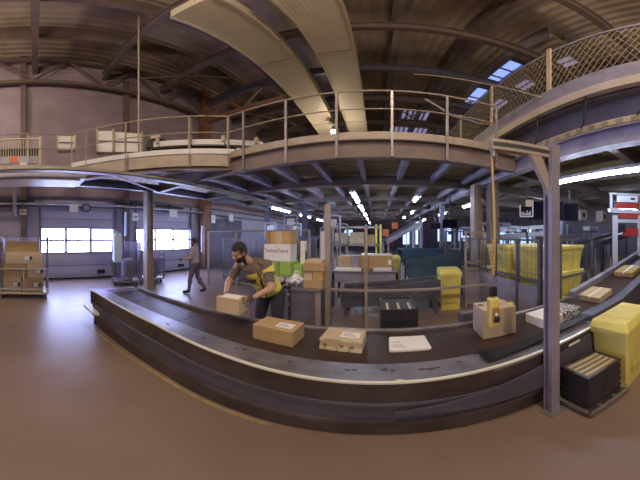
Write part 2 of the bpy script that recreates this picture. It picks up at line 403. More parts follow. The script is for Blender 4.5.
for (x, y, lb, m, w) in ((-6.1, 3.5, 'tan steel column standing in the sunlit floor behind the conveyor end', 'tan', .24), (2.70, 5.50, 'thick tan column just left of the hanging cable', 'tan', .26), (2.98, 5.08, 'thick brown column directly behind the hanging cable', 'brown', .26),
                   (2.95, 9.6, 'first thin column of the aisle behind the thick tan column', 'lavd', .2), (2.95, 14.3, 'second aisle column behind the thick tan column', 'lavd', .2), (2.95, 19, 'farthest aisle column behind the thick tan column', 'lavd', .2),
                   (-3.1, 9.0, 'dark column beyond the wire fence on the left', 'lavd', .22), (-3.1, 14.3, 'dark column far down the left side of the aisle', 'lavd', .22), (-6.1, 11.0, 'dark column far along the dock wall side', 'lavd', .24), (7.2, 6.3, 'dark column behind the black screens on the right', 'lavd', .24)):
    o = MB().box(-w / 2, w / 2, -w / 2, -w / 2 + .02, 0, ZB).box(-w / 2, w / 2, w / 2 - .02, w / 2, 0, ZB).box(-.01, .01, -w / 2 + .02, w / 2 - .02, 0, ZB).box(-w / 2, -w / 2 + .03, -w / 2 + .02, w / 2 - .02, 0, ZB)
    o = o.build('steel_column', m, loc=(x, y, 0)); tag(o, lb, 'column', 'mezzanine columns')

gr = T('guard_rail', 'long steel handrail along the mezzanine edge', 'railing', (0, 0, ZT))
posts = [(-5.86, 1.0), (-5.52, 1.32), (-4.75, 2.1), (-3.69, 3.17), (-3.08, 3.78), (-2.66, 3.78), (-1.68, 3.78), (-.71, 3.78), (.26, 3.78), (1.26, 3.78), (2.3, 3.78)]
for i, (x, y) in enumerate(posts):
    MB().box(x - .022, x + .022, y - .022, y + .022, -.5 if i > 4 else -.35, 1.02).build('post', 'tan' if i < 5 else 'steel', gr)
for z, r in ((1.03, .022), (.55, .016)):
    MB().tube([(-5.86, 1.0, z), (-3.08, 3.78, z), (2.32, 3.78, z)], r, 8).build('rail', 'tan', gr)
MB().tube([(-5.86, 1.0, 1.03), (-5.86, -5, 1.03)], .022, 8).build('rail', 'tan', gr)
MB().tube([(-5.86, 1.0, .55), (-5.86, -5, .55)], .016, 8).build('rail', 'tan', gr)
for y in (-.2, -1.6, -3.0): MB().box(-5.88, -5.84, y - .02, y + .02, -.3, 1.02).build('post', 'tan', gr)

# conveyor on the mezzanine, running behind the diagonal rail
dv = Vector((-2.76, -2.77, 0)).normalized(); nv = Vector((-.707, .707, 0))
t = T('mezzanine_conveyor', 'pale lavender conveyor on the mezzanine behind the diagonal handrail', 'conveyor', (-3.4, 4.4, ZT))
o3 = Vector((3.4, -4.4, 0))
p1, p2 = Vector((-2.98, 3.90, .04)) + o3, Vector((-5.86, 1.01, .04)) + o3
MB().bar(p1, p2, .07, .13).build('side_panel', 'white', t)
MB().tube([p1 + Vector((.06, .06, -.06)), p1 + Vector((.06, .06, .1))], .06, 12).build('end_cap', 'white', t)
q1, q2 = Vector((-2.75, 4.75, .50)) + o3, Vector((-4.7, 2.85, .50)) + o3
MB().bar(q1, q2, .05, .15).build('side_panel', 'white', t)
MB().bar(q1 + Vector((-.3, -.3, -.2)), q2 + Vector((.0, 0, -.2)), .5, .04).build('belt', 'rubber', t)
for f in (.05, .35, .65, .95):
    q = q1.lerp(q2, f); MB().box(q.x - .03, q.x + .03, q.y - .03, q.y + .03, 0, .45).build('leg', 'lavd', t)
    MB().box(q.x - .05, q.x + .05, q.y - .08, q.y - .02, .5, .68).build('sensor_box', 'cream', t)
# pale guard boxes behind the rail
for i, (px0, px1, py0, py1, Y, lb) in enumerate(((58, 75, 136, 150, 1.2, 'pale lavender guard panel left on the mezzanine'), (97, 113, 131, 152, 2.0, 'white framed guard panel on the mezzanine, beside the tall hanging rod'), (114, 142, 132, 152, 2.6, 'white panel with a sloping top on the mezzanine'))):
    D = 6.4 + i * .1
    p = at(px0, py1, D=D); q = at(px1, py1, D=D); zt = at(px0, py0, D=D).z; zt2 = at(px1, py0 + (2 if i == 2 else 0), D=D).z
    zb = max(ZT, p.z)
    t = T('conveyor_cabinet', lb, 'panel', (p.x, p.y, zb), group='guard panels on the mezzanine'); q = q - p; n = Vector((-q.y, q.x, 0)).normalized() * .25
    h1, h2 = zt - zb, zt2 - zb
    MB().hexa([(0, 0, 0), (q.x, q.y, 0), (q.x + n.x, q.y + n.y, 0), (n.x, n.y, 0), (0, 0, h1), (q.x, q.y, h2), (q.x + n.x, q.y + n.y, h2), (n.x, n.y, h1)]).build('panel', 'white', t)
    for x_, h in ((Vector((0, 0, 0)), h1), (Vector((q.x, q.y, 0)), h2)):
        MB().bar(x_ - n * .1, x_ - n * .1 + Vector((0, 0, h + .06)), .05).build('frame_post', 'cream', t)
    MB().bar(Vector((0, 0, h1 * .5)) - n * .1, Vector((q.x, q.y, h2 * .5)) - n * .1, .03).build('frame_rail', 'lavd', t)
# dark machine bits
p = at(157, 148, D=6.6)
t = T('drive_motor', 'dark motor with pale brackets on the mezzanine conveyor', 'motor', (p.x, p.y, ZT))
MB().cbox((0, 0, 1.0), (.55, .3, .3), .7).build('housing', 'dark', t, bevel=.02)
MB().tube([(-.25, -.2, .9), (.3, .3, .9)], .11, 14).build('motor_drum', 'lavd', t)
MB().cbox((.1, -.1, 1.2), (.3, .12, .1), .7).build('bracket', 'cream', t); MB().cbox((-.25, -.15, 1.17), (.1, .1, .12)).build('bracket', 'yellow', t)
MB().cbox((0, 0, .43), (.34, .2, .86), .7).build('stand', 'brown', t)
# caged sorter section far left
t = T('barred_conveyor_guard', 'slatted guard cage around the conveyor at the far left of the mezzanine', 'cage', (-6.45, 0, ZT))
MB().box(-.03, .03, -5, .15, .28, .52).build('side_panel', 'lav', t); MB().box(-.03, .03, -5, .15, .02, .2).build('side_panel', 'cream', t)
MB().box(-.03, .03, -5, .15, 1.12, 1.16).build('top_rail', 'cream', t)
m = MB(); y = -5
while y < .15: m.box(-.01, .01, y, y + .015, .0, 1.14); y += .075
m.build('bars', 'cream', t); MB().box(-.04, .04, .12, .18, 0, 1.2).build('post', 'cream', t)
MB().box(-.5, -.1, -5, .1, .5, .85).build('belt_hood', 'dark', t, bevel=.03)
MB().box(-.045, .05, -.75, -.5, .32, .52).build('orange_sign', 'orangep', t, label='orange plate'); MB().box(.03, .06, -.0 - .45, -.25, .16, .3).build('white_plate', 'label', t)

# hanging rod by the rail
o = MB().tube([(-4.75, 2.45, ZT), (-4.75, 2.45, 10.4)], .025, 8).build('hanging_rod', 'tan'); tag(o, 'tall thin rod from the roof down behind the diagonal handrail', 'rod')
o = MB().tube([at(425, 99, Y=5.6), at(452, 116, Y=5.6), at(480, 124, Y=5.6), at(512, 125, Y=5.6)], .04, 8).build('sloping_rail', 'lav'); tag(o, 'sloping lavender rail crossing above the right end of the handrail', 'rail')
p = at(447, 140, Y=5.3)
t = T('equipment_housing', 'brown equipment housing on the mezzanine beside a small warm light', 'machine', (1.75, 5.3, ZT))
MB().box(-.35, 1.05, -.2, .6, 0, .62).build('housing', 'brown', t, bevel=.02); MB().box(.2, .7, -.22, -.2, .2, .34).build('slot', 'dark', t)
MB().lathe([(.05, 0), (.06, .05), (.03, .1)], (-.2, -.25, .40), 10).build('small_lamp', M.setdefault('blamp', emit('small_warm_light', (1, .8, .5), 5)), t)

# ------------------------------------------------------------------ overhead conveyor and net on the right
t = T('overhead_conveyor', 'overhead conveyor with cream and lavender side beams above the right aisle', 'conveyor', (3.0, 0, 0))
MB().box(-.06, .06, -6, 14, 4.46, 4.66).build('lower_beam', 'cream', t)
MB().box(-.02, .3, -6, 14, 4.70, 5.08).build('upper_beam', 'lav', t)
MB().box(.0, .12, -6, 14, 4.58, 4.70).build('shadow_gap_channel', 'dark', t)
MB().box(.30, .32, -6, 14, 3.75, 4.5).build('back_panel', 'walld', t)
MB().box(.12, 1.1, -6, 14, 4.42, 4.46).build('belt_underside', 'slatg', t)
MB().box(.1, .16, -6, 14, 3.72, 3.84).build('lower_rail', 'cream', t)
for y in (-1.6, -.2, 1.05, 2.1, 3.3, 4.6, 6, 7.5):
    MB().tube([(.0, y, 4.5), (.05, y + .08, 3.9), (.1, y + .25, 3.7)], .022, 6).build('support_strut', 'dark', t)
MB().box(-.02, .26, 1.0, 1.7, 3.52, 3.72).build('drive_cover', 'cream', t, bevel=.02)
nt_ = T('safety_net', 'golden safety net stretched on posts above the overhead conveyor', 'net', (3.12, 0, 5.06))
m = MB(); y = -4.0
while y < 9: m.bar((0, y, 0), (0, y + .8, 1.55), .010); m.bar((0, y + .8, 0), (0, y, 1.55), .010); y += .15
m.build('netting', 'goldw', nt_)
MB().box(-.025, .025, -4, 9, 1.53, 1.6).build('top_rail', 'lav', nt_)
for y in (-2.0, .6, 3.05, 5.3, 7.6):
    MB().box(-.07, -.02, y - .05, y + .05, -.55 if y == 3.05 else -.5, 1.7).build('net_post', 'cream', nt_)
for a_, b_ in (((470, 60), (552, 97)),):
    pass
o = MB().tube([(.9, 5.2, 6.6), (2.2, 4.2, 5.75), (3.0, 3.1, 4.9)], .02, 6).build('stay_cable', 'tan'); tag(o, 'slack stay cable running down to the net post', 'cable')

# ------------------------------------------------------------------ lamps
def tube_light(x, y, z, L, lb, cab=True):
    t = T('fluorescent_light', lb, 'light', (x, y, z), group='fluorescent lights under the deck')
    MB().box(-.09, .09, -L / 2 - .04, L / 2 + .04, .035, .1).build('housing', 'white', t)
    MB().tube([(0, -L / 2, .0), (0, L / 2, .0)], .032, 10).build('tube', 'tube', t)
    for s in (-1, 1): MB().box(-.03, .03, s * (L / 2 + .02) - .02, s * (L / 2 + .02) + .02, -.03, .04).build('socket', 'dark', t)
names = ['nearest', 'second', 'third', 'fourth', 'fifth', 'sixth', 'seventh']
for i, y in enumerate((9.35, 12.8, 16.5, 20.5)): tube_light(-4.4, y, 2.98, 2.0, 'fluorescent light on the left cable tray, %s from the viewer' % names[i])
for i, y in enumerate((7.3, 10.1, 13.2, 16.5, 21)): tube_light(-.72, y, 3.02, 1.9, 'fluorescent light in the middle row, %s from the viewer' % names[i])
tube_light(3.72, 2.38, 3.0, 1.95, 'long bright fluorescent light at the upper right, nearest of its row')
for i, y in enumerate((8.2, 12, 17)): tube_light(3.72, y, 3.02, 1.3, 'fluorescent light in the right row beyond the thick column, %s of them' % names[i])
for i, (x, y) in enumerate(((1.35, 7.4), (1.9, 11.5), (1.9, 15), (7.9, 9.5), (7.9, 13.5))):
    tube_light(x, y, 3.02, .8, ('short fluorescent light over the aisle, %s from the viewer' % names[i]) if i < 3 else 'small fluorescent light in the right background, %s of two' % ('nearer', 'farther')[i - 3])
tr_ = T('cable_tray', 'long pale cable tray running under the mezzanine on the left', 'tray', (-4.4, 0, 3.04))
MB().box(-.1, .1, -6, 24, .06, .08).box(-.1, -.085, -6, 24, .06, .14).box(.085, .1, -6, 24, .06, .14).build('tray', 'tan', tr_)
for y in (-1, 2, 5, 8, 11): MB().box(-.012, .012, y - .012, y + .012, .14, .6).build('hanger', 'steel', tr_)
o = T('unlit_light_fitting', 'pale unlit light fitting under the left cable tray', 'light', (-4.05, -.55, 2.78))
MB().box(-.35, .35, -1.6, 1.45, 0, .08).build('housing', 'lav', o, bevel=.02); MB().box(-.28, .28, -1.5, 1.35, -.03, 0).build('diffuser', 'cream', o)
MB().bar((-5.9, 3.8, 3.16), (-4.5, 1.5, 3.16), .05, .03).build('conduit', 'white', None)
bpy.data.objects['conduit'].name = 'conduit'; tag(bpy.data.objects['conduit'], 'short diagonal conduit between the column and the cable tray', 'conduit')
o = MB().tube([(WX + .35, -3, 2.98), (WX + .35, 8.0, 2.98)], .045, 10).build('wall_pipe', 'lav'); tag(o, 'lavender pipe running along the dock wall above the doors', 'pipe')

def bay_lamp(x, y, z, lb, power, rad=.16):
    t = T('high_bay_lamp', lb, 'lamp', (x, y, z), group='hanging hall lamps')
    MB().tube([(0, 0, .32), (0, 0, ZR - z - .9 if z < 9 else ZR - z)], .012, 6).build('hanging_rod', 'dark', t)
    MB().lathe([(.05, .32), (.08, .30), (.10, .18), (.23, .02), (.22, .0)], n=20).build('reflector', 'steel', t, smooth=True)
    MB().ell((0, 0, -.03), (.15, .15, .15)).build('bulb', 'bulb', t, smooth=True)
    ld = bpy.data.lights.new('lamp_glow', 'POINT'); ld.energy = power; ld.color = (1.0, .80, .58); ld.shadow_soft_size = .25
    l = bpy.data.objects.new('lamp_glow', ld); C.objects.link(l); l.parent = t; l.location = (0, 0, -.22)
bay_lamp(-2.35, 11.6, 7.95, 'glowing warm lamp just above the mezzanine handrail', 200)
bay_lamp(0.4, -.8, 8.2, 'warm hall lamp straight above the viewer', 700)
bay_lamp(-5.2, -3.5, 8.2, 'warm hall lamp above and behind to the left', 400)
bay_lamp(5.6, -3.2, 8.2, 'warm hall lamp above and behind to the right', 500)
bay_lamp(.8, -4.2, 5.4, 'low warm hall lamp behind the viewer', 330)
for i, (x, y) in enumerate(((6.3, 6.3), (7.8, 7.4), (9.3, 4.4))): tube_light(x, y, 3.0, 1.5, 'added fluorescent light brightening the right background, %s' % ('behind the black screens', 'deeper behind the black screens', 'over the far right conveyors', 'above the parcel desk', 'above the sorting bench')[i])  # tubes added only to brighten the dark right background
# ================================================================== main conveyor
def lerp(P, x):
    for (a, b), (c_, d_) in zip(P, P[1:]):
        if x <= c_: return b + (d_ - b) * (x - a) / (c_ - a)
    return P[-1][1]
NEAR = [(-3.9, 1.02), (-3.0, 1.12), (-1.96, 1.235), (-1.0, 1.26), (2.02, 1.255)]
FAR = [(-3.9, 1.99), (-2.8, 2.08), (-1.78, 2.19), (-.5, 2.29), (3.0, 2.30)]
cv = T('belt_conveyor', 'long low parcel conveyor with brown belt crossing the whole foreground', 'conveyor', (0, 0, 0))
xs = [-3.9, -3.45, -3.0, -2.5, -1.96, -1.4, -1.0, 0, .75, 2.02]
near = [(x, lerp(NEAR, x), 0) for x in xs]
def sw(name, m, prof, xr=None, **k):
    p = [q for q in near if (not xr or xr[0] <= q[0] <= xr[1])]
    return MB().sweep(prof, p).build(name, m, cv, **k)
sw('top_guard_plate', 'wornplate', [(0, .745), (.31, .705), (.31, .69), (0, .725)], (-3.9, .75))
sw('bright_edge', 'bright', [(-.008, .732), (-.008, .748), (.008, .753), (.008, .732)])
sw('upper_side_panel', 'rust', [(.0, .73), (.035, .50), (.05, .50), (.03, .73)])
sw('side_ledge', 'lavd', [(.015, .50), (.015, .475), (.08, .475), (.08, .50)])
sw('middle_side_panel', 'navy', [(.035, .475), (.045, .27), (.065, .27), (.065, .475)])
sw('lower_side_rail', 'rust', [(.02, .275), (.02, .235), (.1, .235), (.1, .275)])
sw('kick_panel', 'rust', [(.075, .235), (.095, .0), (.11, .0), (.10, .235)])
# belt
bxs = [-3.9, -3.4, -2.8, -1.78, -.5, 0, 1, 2, 2.9, 3.4, 4.2, 5.2, 6.4, 8.0]
def bz(x): return .66 if x < 2.9 else .66 + (x - 2.9) * .165
def by(x): return lerp(NEAR, x) + .30 if x < 2.02 else 1.555
m = MB(); lo = []; 
ring = [[m.bm.verts.new((x, by(x), bz(x))), m.bm.verts.new((x, lerp(FAR, x), bz(x))), m.bm.verts.new((x, lerp(FAR, x), bz(x) - .03)), m.bm.verts.new((x, by(x), bz(x) - .03))] for x in bxs]
for A, B in zip(ring, ring[1:]):
    for k in range(4): m.bm.faces.new((A[k], A[(k + 1) % 4], B[(k + 1) % 4], B[k]))
m.build('belt', 'rubber', cv)
x = -3.2
while x < 2.9: MB().bar((x, by(x), .6605), (x + .02, lerp(FAR, x), .6605), .006, .002).build('belt_seam', 'dark', cv); x += 1.1
M['stain'] = mat('brown_dirt_stain', (.10, .07, .06), .6, 0, .3, 9, .2)
# far guard
fxs = [(x, lerp(FAR, x), bz(x) - .66) for x in bxs if x <= 2.9]
MB().sweep([(0, .62), (0, .685), (.01, .692), (.05, .692), (.05, .675), (.02, .675), (.02, .62)], fxs).build('far_guard', 'wornplate', cv)
MB().sweep([(.03, .0), (.03, .675), (.05, .675), (.05, .0)], fxs).build('far_side_panel', 'lavd', cv)
# tail end
MB().tube([(-3.9, 1.25, .60), (-3.9, 1.98, .60)], .06, 16).build('tail_roller', 'steel', cv)
MB().box(-3.99, -3.85, 1.0, 1.9, .695, .712).build('end_plate', 'wornplate', cv)
MB().box(-3.98, -3.86, 1.04, 1.12, .45, .69).box(-3.98, -3.88, 1.15, 1.5, .52, .62).build('tail_bearing', 'dark', cv)
MB().hexa([(-4.06, .93, .34), (-3.6, .985, .34), (-3.6, 1.10, .30), (-4.06, 1.10, .30), (-4.06, .93, .40), (-3.6, .985, .36), (-3.6, 1.10, .36), (-4.06, 1.10, .40)]).build('bent_corner_plate', 'bright', cv)
MB().box(-3.96, -3.93, 1.1, 1.9, .0, .6).build('tail_panel', 'dark', cv)
# right part: side face and deflector
MB().hexa([(.10, 1.240, .40), (2.03, 1.236, .27), (2.03, 1.262, .27), (.10, 1.262, .40), (.10, 1.240, .43), (2.03, 1.236, .71), (2.03, 1.262, .71), (.10, 1.262, .43)]).build('side_cover', 'navy', cv, label='blue grey side cover')
MB().box(2.0, 2.03, 1.26, 1.6, .0, .74).build('end_panel', 'navy', cv)
MB().hexa([(.75, 1.255, .70), (2.03, 1.255, .72), (2.03, 1.56, .70), (.75, 1.56, .66), (.75, 1.255, .744), (2.03, 1.255, .75), (2.03, 1.56, .73), (.75, 1.56, .70)]).build('flat_cover', 'steel', cv)
m = MB(); P_ = [(.75, 1.33, .748), (1.38, 1.385, .76), (2.03, 1.35, .80)]; Q_ = [(.75, 1.50, .745), (1.38, 1.49, .76), (2.03, 1.45, .80)]
for k in range(2): m.hexa([P_[k], P_[k + 1], Q_[k + 1], Q_[k]] + [(a, b, c_ + .02) for a, b, c_ in (P_[k], P_[k + 1], Q_[k + 1], Q_[k])])
m.build('dark_deflector_strip', 'dark', cv, label='black deflector strip')
MB().box(1.50, 1.66, 1.2345, 1.238, .665, .69).build('bar_tag', 'label', cv)
# dirt spots
def blob(x, y, z, r, mname, nm, par, flat=.004):
    pts = [(r * (.6 + .5 * rnd.random()) * math.cos(t) * 1.8, r * (.6 + .5 * rnd.random()) * math.sin(t)) for t in [2 * math.pi * k / 9 for k in range(9)]]
    return MB().prism(pts, 0, flat).build(nm, mname, par, loc=(x, y, z))
blob(.13, 1.27, .748, .022, 'tapew', 'torn_tape_scrap', cv)
for bx_, by_, br_ in ((-.20, 1.44, .016), (-.15, 1.45, .012), (.05, 1.46, .018), (.10, 1.44, .012), (.30, 1.43, .016), (.36, 1.42, .020), (.41, 1.43, .011), (-.62, 1.46, .012), (-1.02, 1.47, .018), (-1.09, 1.45, .012), (-1.45, 1.42, .016), (-1.95, 1.36, .015), (.58, 1.47, .013)):
    blob(bx_, by_, lerp([(1.26, .745), (1.57, .705)], by_) , br_, 'stain', 'dirt_stain', cv, .003)

# inclined continuation
ic = T('incline_conveyor', 'inclined conveyor rising to the right beyond the foreground belt', 'conveyor', (0, 0, 0))
for nm, y0, y1, zb, zt, m_ in (('far_guard', 2.30, 2.42, -.12, .11, 'lav'), ('near_guard', 1.38, 1.54, -.14, .13, 'lavd')):
    q = MB(); P = [(2.06 if nm == 'near_guard' else 2.92, 0), (2.95, 0), (8.0, 0)]
    rr = [[q.bm.verts.new((x, a, bz(x) + b)) for a, b in ((y0, zb), (y0, zt), (y1, zt), (y1, zb))] for x, _ in P]
    for A, B in zip(rr, rr[1:]):
        for k in range(4): q.bm.faces.new((A[k], A[(k + 1) % 4], B[(k + 1) % 4], B[k]))
    q.bm.faces.new(rr[0][::-1]); q.bm.faces.new(rr[-1]); q.build(nm, m_, ic)
q = MB(); q.hexa([(2.06, 1.40, .2), (8, 1.40, .9), (8, 2.38, .9), (2.06, 2.28, .2), (2.06, 1.40, .55), (8, 1.40, 1.36), (8, 2.38, 1.36), (2.06, 2.28, .55)]); q.build('bed', 'lavd', ic)
for x in (2.8, 4.2, 5.6, 7.0):
    for y in (1.46, 2.34): MB().box(x - .03, x + .03, y - .03, y + .03, 0, bz(x) - .12).build('leg', 'lav', ic)

# ------------------------------------------------------------------ parcels
def carton(name, lb, loc, d, rz=0, m='card', tape=None, lab=None, group=None, parts=None, cat='box', bev=.006, flaps=True):
    """loc = centre of the base; d = width, depth, height"""
    t = T(name, lb, cat, loc, rz, group); a, b, h = d[0] / 2, d[1] / 2, d[2]
    MB().box(-a, a, -b, b, 0, h).build('carton_body', m, t, bevel=bev)
    if flaps: MB().box(-a + .004, a - .004, -.0015, .0015, h, h + .0012).build('flap_seam', 'tape', t)
    if tape:
        MB().box(-a - .001, a + .001, -.028, .028, h, h + .0016).box(-a - .0018, -a, -.028, .028, h * .6, h + .001).box(a, a + .0018, -.028, .028, h * .6, h + .001).build('tape_strip', tape, t)
    for (k, (x0, x1, y0, y1)) in enumerate(lab or ()):
        MB().box(x0, x1, y0, y1, h + .001, h + .003).build('address_label', 'label', t)
        mm = MB()
        for j in range(3): mm.box(x0 + .02, x1 - .03 - .02 * j, y0 + (y1 - y0) * (.25 + .22 * j), y0 + (y1 - y0) * (.25 + .22 * j) + .006, h + .003, h + .0035)
        mm.build('label_print', 'ink', t)
    return t
Z = .66
carton('parcel_box', 'plain brown carton with a white label, left of three parcels on the belt', (-.94, 1.94, Z), (.435, .28, .172), -.04, 'card', 'card', [(.0, .17, -.08, .04)])
t = carton('parcel_box', 'scuffed pale carton with torn tape, middle of three parcels on the belt', (-.30, 1.97, Z), (.375, .27, .125), -.09, 'card3', None, [(-.02, .15, -.07, .05)])
for (x0, x1, z0, z1) in ((-.19, -.15, .0, .045), (-.13, -.04, .0, .04), (-.02, .06, .0, .055), (.09, .188, .0, .05), (-.188, -.14, .1, .126), (.0, .19, .105, .126)): MB().box(x0, x1, -.1375, -.135, z0, z1).build('torn_tape', 'tapew', t)
for x in (-.14, .01, .10): MB().ell((x, -.136, .055), (.022, .003, .022), 10).build('scuff_mark', 'tape', t)
# flat packet with rounded edges
t = T('flat_packet', 'thin white flat packet, right of three parcels on the belt', 'parcel', (.29, 1.975, Z), -.03)
m = MB(); m.prism([(-.185, -.14), (-.17, -.155), (.17, -.145), (.185, -.13), (.175, .14), (.16, .15), (-.165, .145), (-.18, .13)], 0, .030); m.build('packet_body', 'cardw', t, bevel=.008)
for q_ in ((-.15, -.06, -.05, -.045), (-.15, -.08, .01, .014), (-.15, -.04, -.09, -.084)): MB().box(*q_, .030, .0305).build('printed_line', 'ink', t)
# pale box carrying the hand scanner's shadow
t = carton('parcel_box', 'tall pale cubic carton on the belt behind the hanging yellow scanner', (1.19, 2.0, Z), (.37, .30, .33), -.10, 'card3', None, None)
MB().box(.186, .192, -.10, -.02, .14, .35).box(.14, .192, -.10, -.02, .33, .336).build('yellow_strap', 'yellow', t)
MB().box(-.165, -.11, .02, .06, .33, .333).build('hand_hole', 'dark', t)
MB().box(-.1, .1, -.1515, -.150, .27, .272).build('crease', 'tape', t)
# long film-wrapped parcel, zebra print
t = T('film_wrapped_parcel', 'low white parcel with black speckled film, half behind the post', 'parcel', (1.98, 1.87, Z), .02)
MB().box(-.33, -.02, -.17, .17, 0, .125).build('plain_half', 'cardw', t, bevel=.012)
MB().box(-.02, .33, -.175, .175, 0, .13).build('speckled_half', 'zebra', t, bevel=.015)
t = carton('parcel_box', 'flat brown carton on the incline, nearer of two', (3.08, 1.95, bz(3.08) + .012), (.42, .40, .10), .0, 'card3', 'tapew'); t.rotation_euler.y = -math.atan(.165)
carton('parcel_box', 'flat brown carton on the incline, farther of two', (4.42, 1.95, bz(4.42) + .012), (.55, .44, .10), .0, 'card2', 'tapew').rotation_euler.y = -math.atan(.165)

# ------------------------------------------------------------------ steel post with arm, scanner on its cable
t = T('service_post', 'grey slotted steel post with a bracket arm, standing before the conveyor', 'post', (1.225, 1.185, 0))
m = MB(); w = .045
m.box(-w, w, -w, -w + .012, 0, 2.50).box(-w, w, w - .012, w, 0, 2.50).box(-.014, .014, -w + .012, w - .012, 0, 2.50).box(-w, -w + .012, -w + .012, -.012, 0, 2.50).box(w - .012, w, -w + .012, -.012, 0, 2.50)
m.build('post_profile', 'lav', t)
MB().box(-.09, .09, -.09, .035, 0, .012).build('foot_plate', 'steel', t)
a_, b_ = Vector((-.03, 0, 2.56)), Vector((-.50, .12, 2.47))
MB().bar((.02, 0, 2.42), (-.475, .12, 2.42), .07, .085).build('arm', 'tan', t)
MB().bar((.02, -.037, 2.42), (-.475, .083, 2.42), .006, .03).build('arm_slot', 'dark', t)
MB().hexa([(-.03, -.02, 2.05), (-.03, .02, 2.05), (-.20, .06, 2.38), (-.20, .02, 2.38), (.0, -.02, 2.14), (.0, .02, 2.14), (-.11, .04, 2.38), (-.11, .0, 2.38)]).build('gusset', 'tan', t)
MB().tube([(-.46, .11, 2.32), (-.46, .11, 2.38)], .02, 8).build('hook', 'steel', t)
sc = T('hand_scanner', 'yellow hand scanner with black trigger hanging on a yellow cable', 'scanner', (.765, 1.295, 1.09))
m = MB(); m.prism([(-.038, -.03), (.038, -.03), (.038, .03), (-.038, .03)], .0, .225)
m.build('scanner_body', 'yellow', sc, bevel=.014)
MB().box(-.028, .028, -.04, -.03, .04, .155).build('keypad_recess', 'tape', sc, bevel=.004)
MB().ell((.005, -.042, .07), (.024, .018, .028), 12).build('black_trigger', 'dark', sc, smooth=True)
MB().ell((.0, -.045, .105), (.011, .01, .013), 10).build('trigger_guard', 'label', sc, smooth=True)
MB().cbox((0, 0, .27), (.05, .04, .07)).build('grip', 'dark', sc, bevel=.008)
MB().tube([(-.018, 0, .30), (-.022, 0, .36), (0, 0, .385)], .007, 8).tube([(.018, 0, .30), (.022, 0, .36), (0, 0, .385)], .007, 8).build('hanging_loop', 'steel', sc)
pts = [(.012 * math.sin(z * 5), 0, .385 + z) for z in [k * .075 for k in range(13)]]
MB().tube(pts + [(0, 0, 1.25)], [.009] * 13 + [.009], 8).build('cable', 'cable', sc)
coil = [(.014 * math.cos(k * .9) + 0, .014 * math.sin(k * .9), .40 + k * .004) for k in range(60)]
MB().tube(coil, .004, 6).build('coiled_cord', 'cable', sc)

# ------------------------------------------------------------------ black tray stacks
def tray(lb, loc, rz, d, group, top=False, slats=3, along='y'):
    t = T('stacking_tray', lb, 'crate', loc, rz, group); a, b, h = d[0] / 2, d[1] / 2, d[2]; w = .012
    m = MB(); m.box(-a, a, -b, -b + w, 0, h).box(-a, a, b - w, b, 0, h).box(-a, -a + w, -b + w, b - w, 0, h).box(a - w, a, -b + w, b - w, 0, h).box(-a + w, a - w, -b + w, b - w, 0, .008)
    m.build('tray_body', 'crate', t)
    m = MB()
    for (x0, x1, y0, y1) in ((-a - .008, a + .008, -b - .008, -b), (-a - .008, a + .008, b, b + .008), (-a - .008, -a, -b, b), (a, a + .008, -b, b)): m.box(x0, x1, y0, y1, h - .016, h - .002)
    m.build('rim', 'crate', t, bevel=.002)
    m = MB()
    m.box(-.04, .04, -b - .004, -b, h * .45, h * .7)
    m.build('grip_recess', 'dark', t)
    if top:
        MB().box(-a + w, a - w, -b + w, b - w, h * .3, h * .85).build('tray_contents', 'slatg' if along == 'x' else 'crate', t)
        for k in range(slats):
            f = -.62 + 1.24 * k / (slats - 1)
            q = MB()
            if along == 'y': q.box(f * a - .014, f * a + .014, -b * .9, b * .1, h * .85, h * .85 + .012)
            else: q.box(-a * .85, a * .85, f * b - .011, f * b + .011, h * .85, h * .85 + .010)
            q.build('pale_divider', 'slat', t)
    return t
lv = ['bottom', 'second from bottom', 'third from bottom', 'fourth from bottom', 'fifth from bottom', 'sixth from bottom', 'top']
n = 6
for k in range(n):
    tray('black tray in the stack behind the belt, %s' % (lv[k] if k < n - 1 else 'topmost with three pale dividers'), (.27, 2.87, .140 * k), 0, (.45, .56, .139), 'black tray stack behind the belt', k == n - 1)
n = 5; ca = (1.585, 1.045)
dl = T('tray_dolly', 'low steel dolly under the black tray stack by the yellow bin', 'dolly', (*ca, 0), -.115)
MB().bar((-.27, -.20, .065), (.27, -.20, .065), .03).bar((-.27, .17, .065), (.27, .17, .065), .03).bar((-.255, -.20, .065), (-.255, .17, .065), .03).bar((.255, -.20, .065), (.255, .17, .065), .03).bar((-.1, -.2, .06), (-.1, .17, .06), .03).bar((.1, -.2, .06), (.1, .17, .06), .03).build('frame', 'steel', dl)
for x in (-.23, .23):
    for y in (-.17, .15): MB().tube([(x - .012, y, .028), (x + .012, y, .028)], .028, 14).build('castor_wheel', 'tyre', dl)
for k in range(n):
    tray('black tray in the stack beside the yellow bin, %s' % (lv[k] if k < n - 1 else 'topmost with pale dividers'), (ca[0], ca[1], .081 + .083 * k), -.115, (.44, .30, .081), 'black tray stack beside the yellow bin', k == n - 1, 4, 'x')

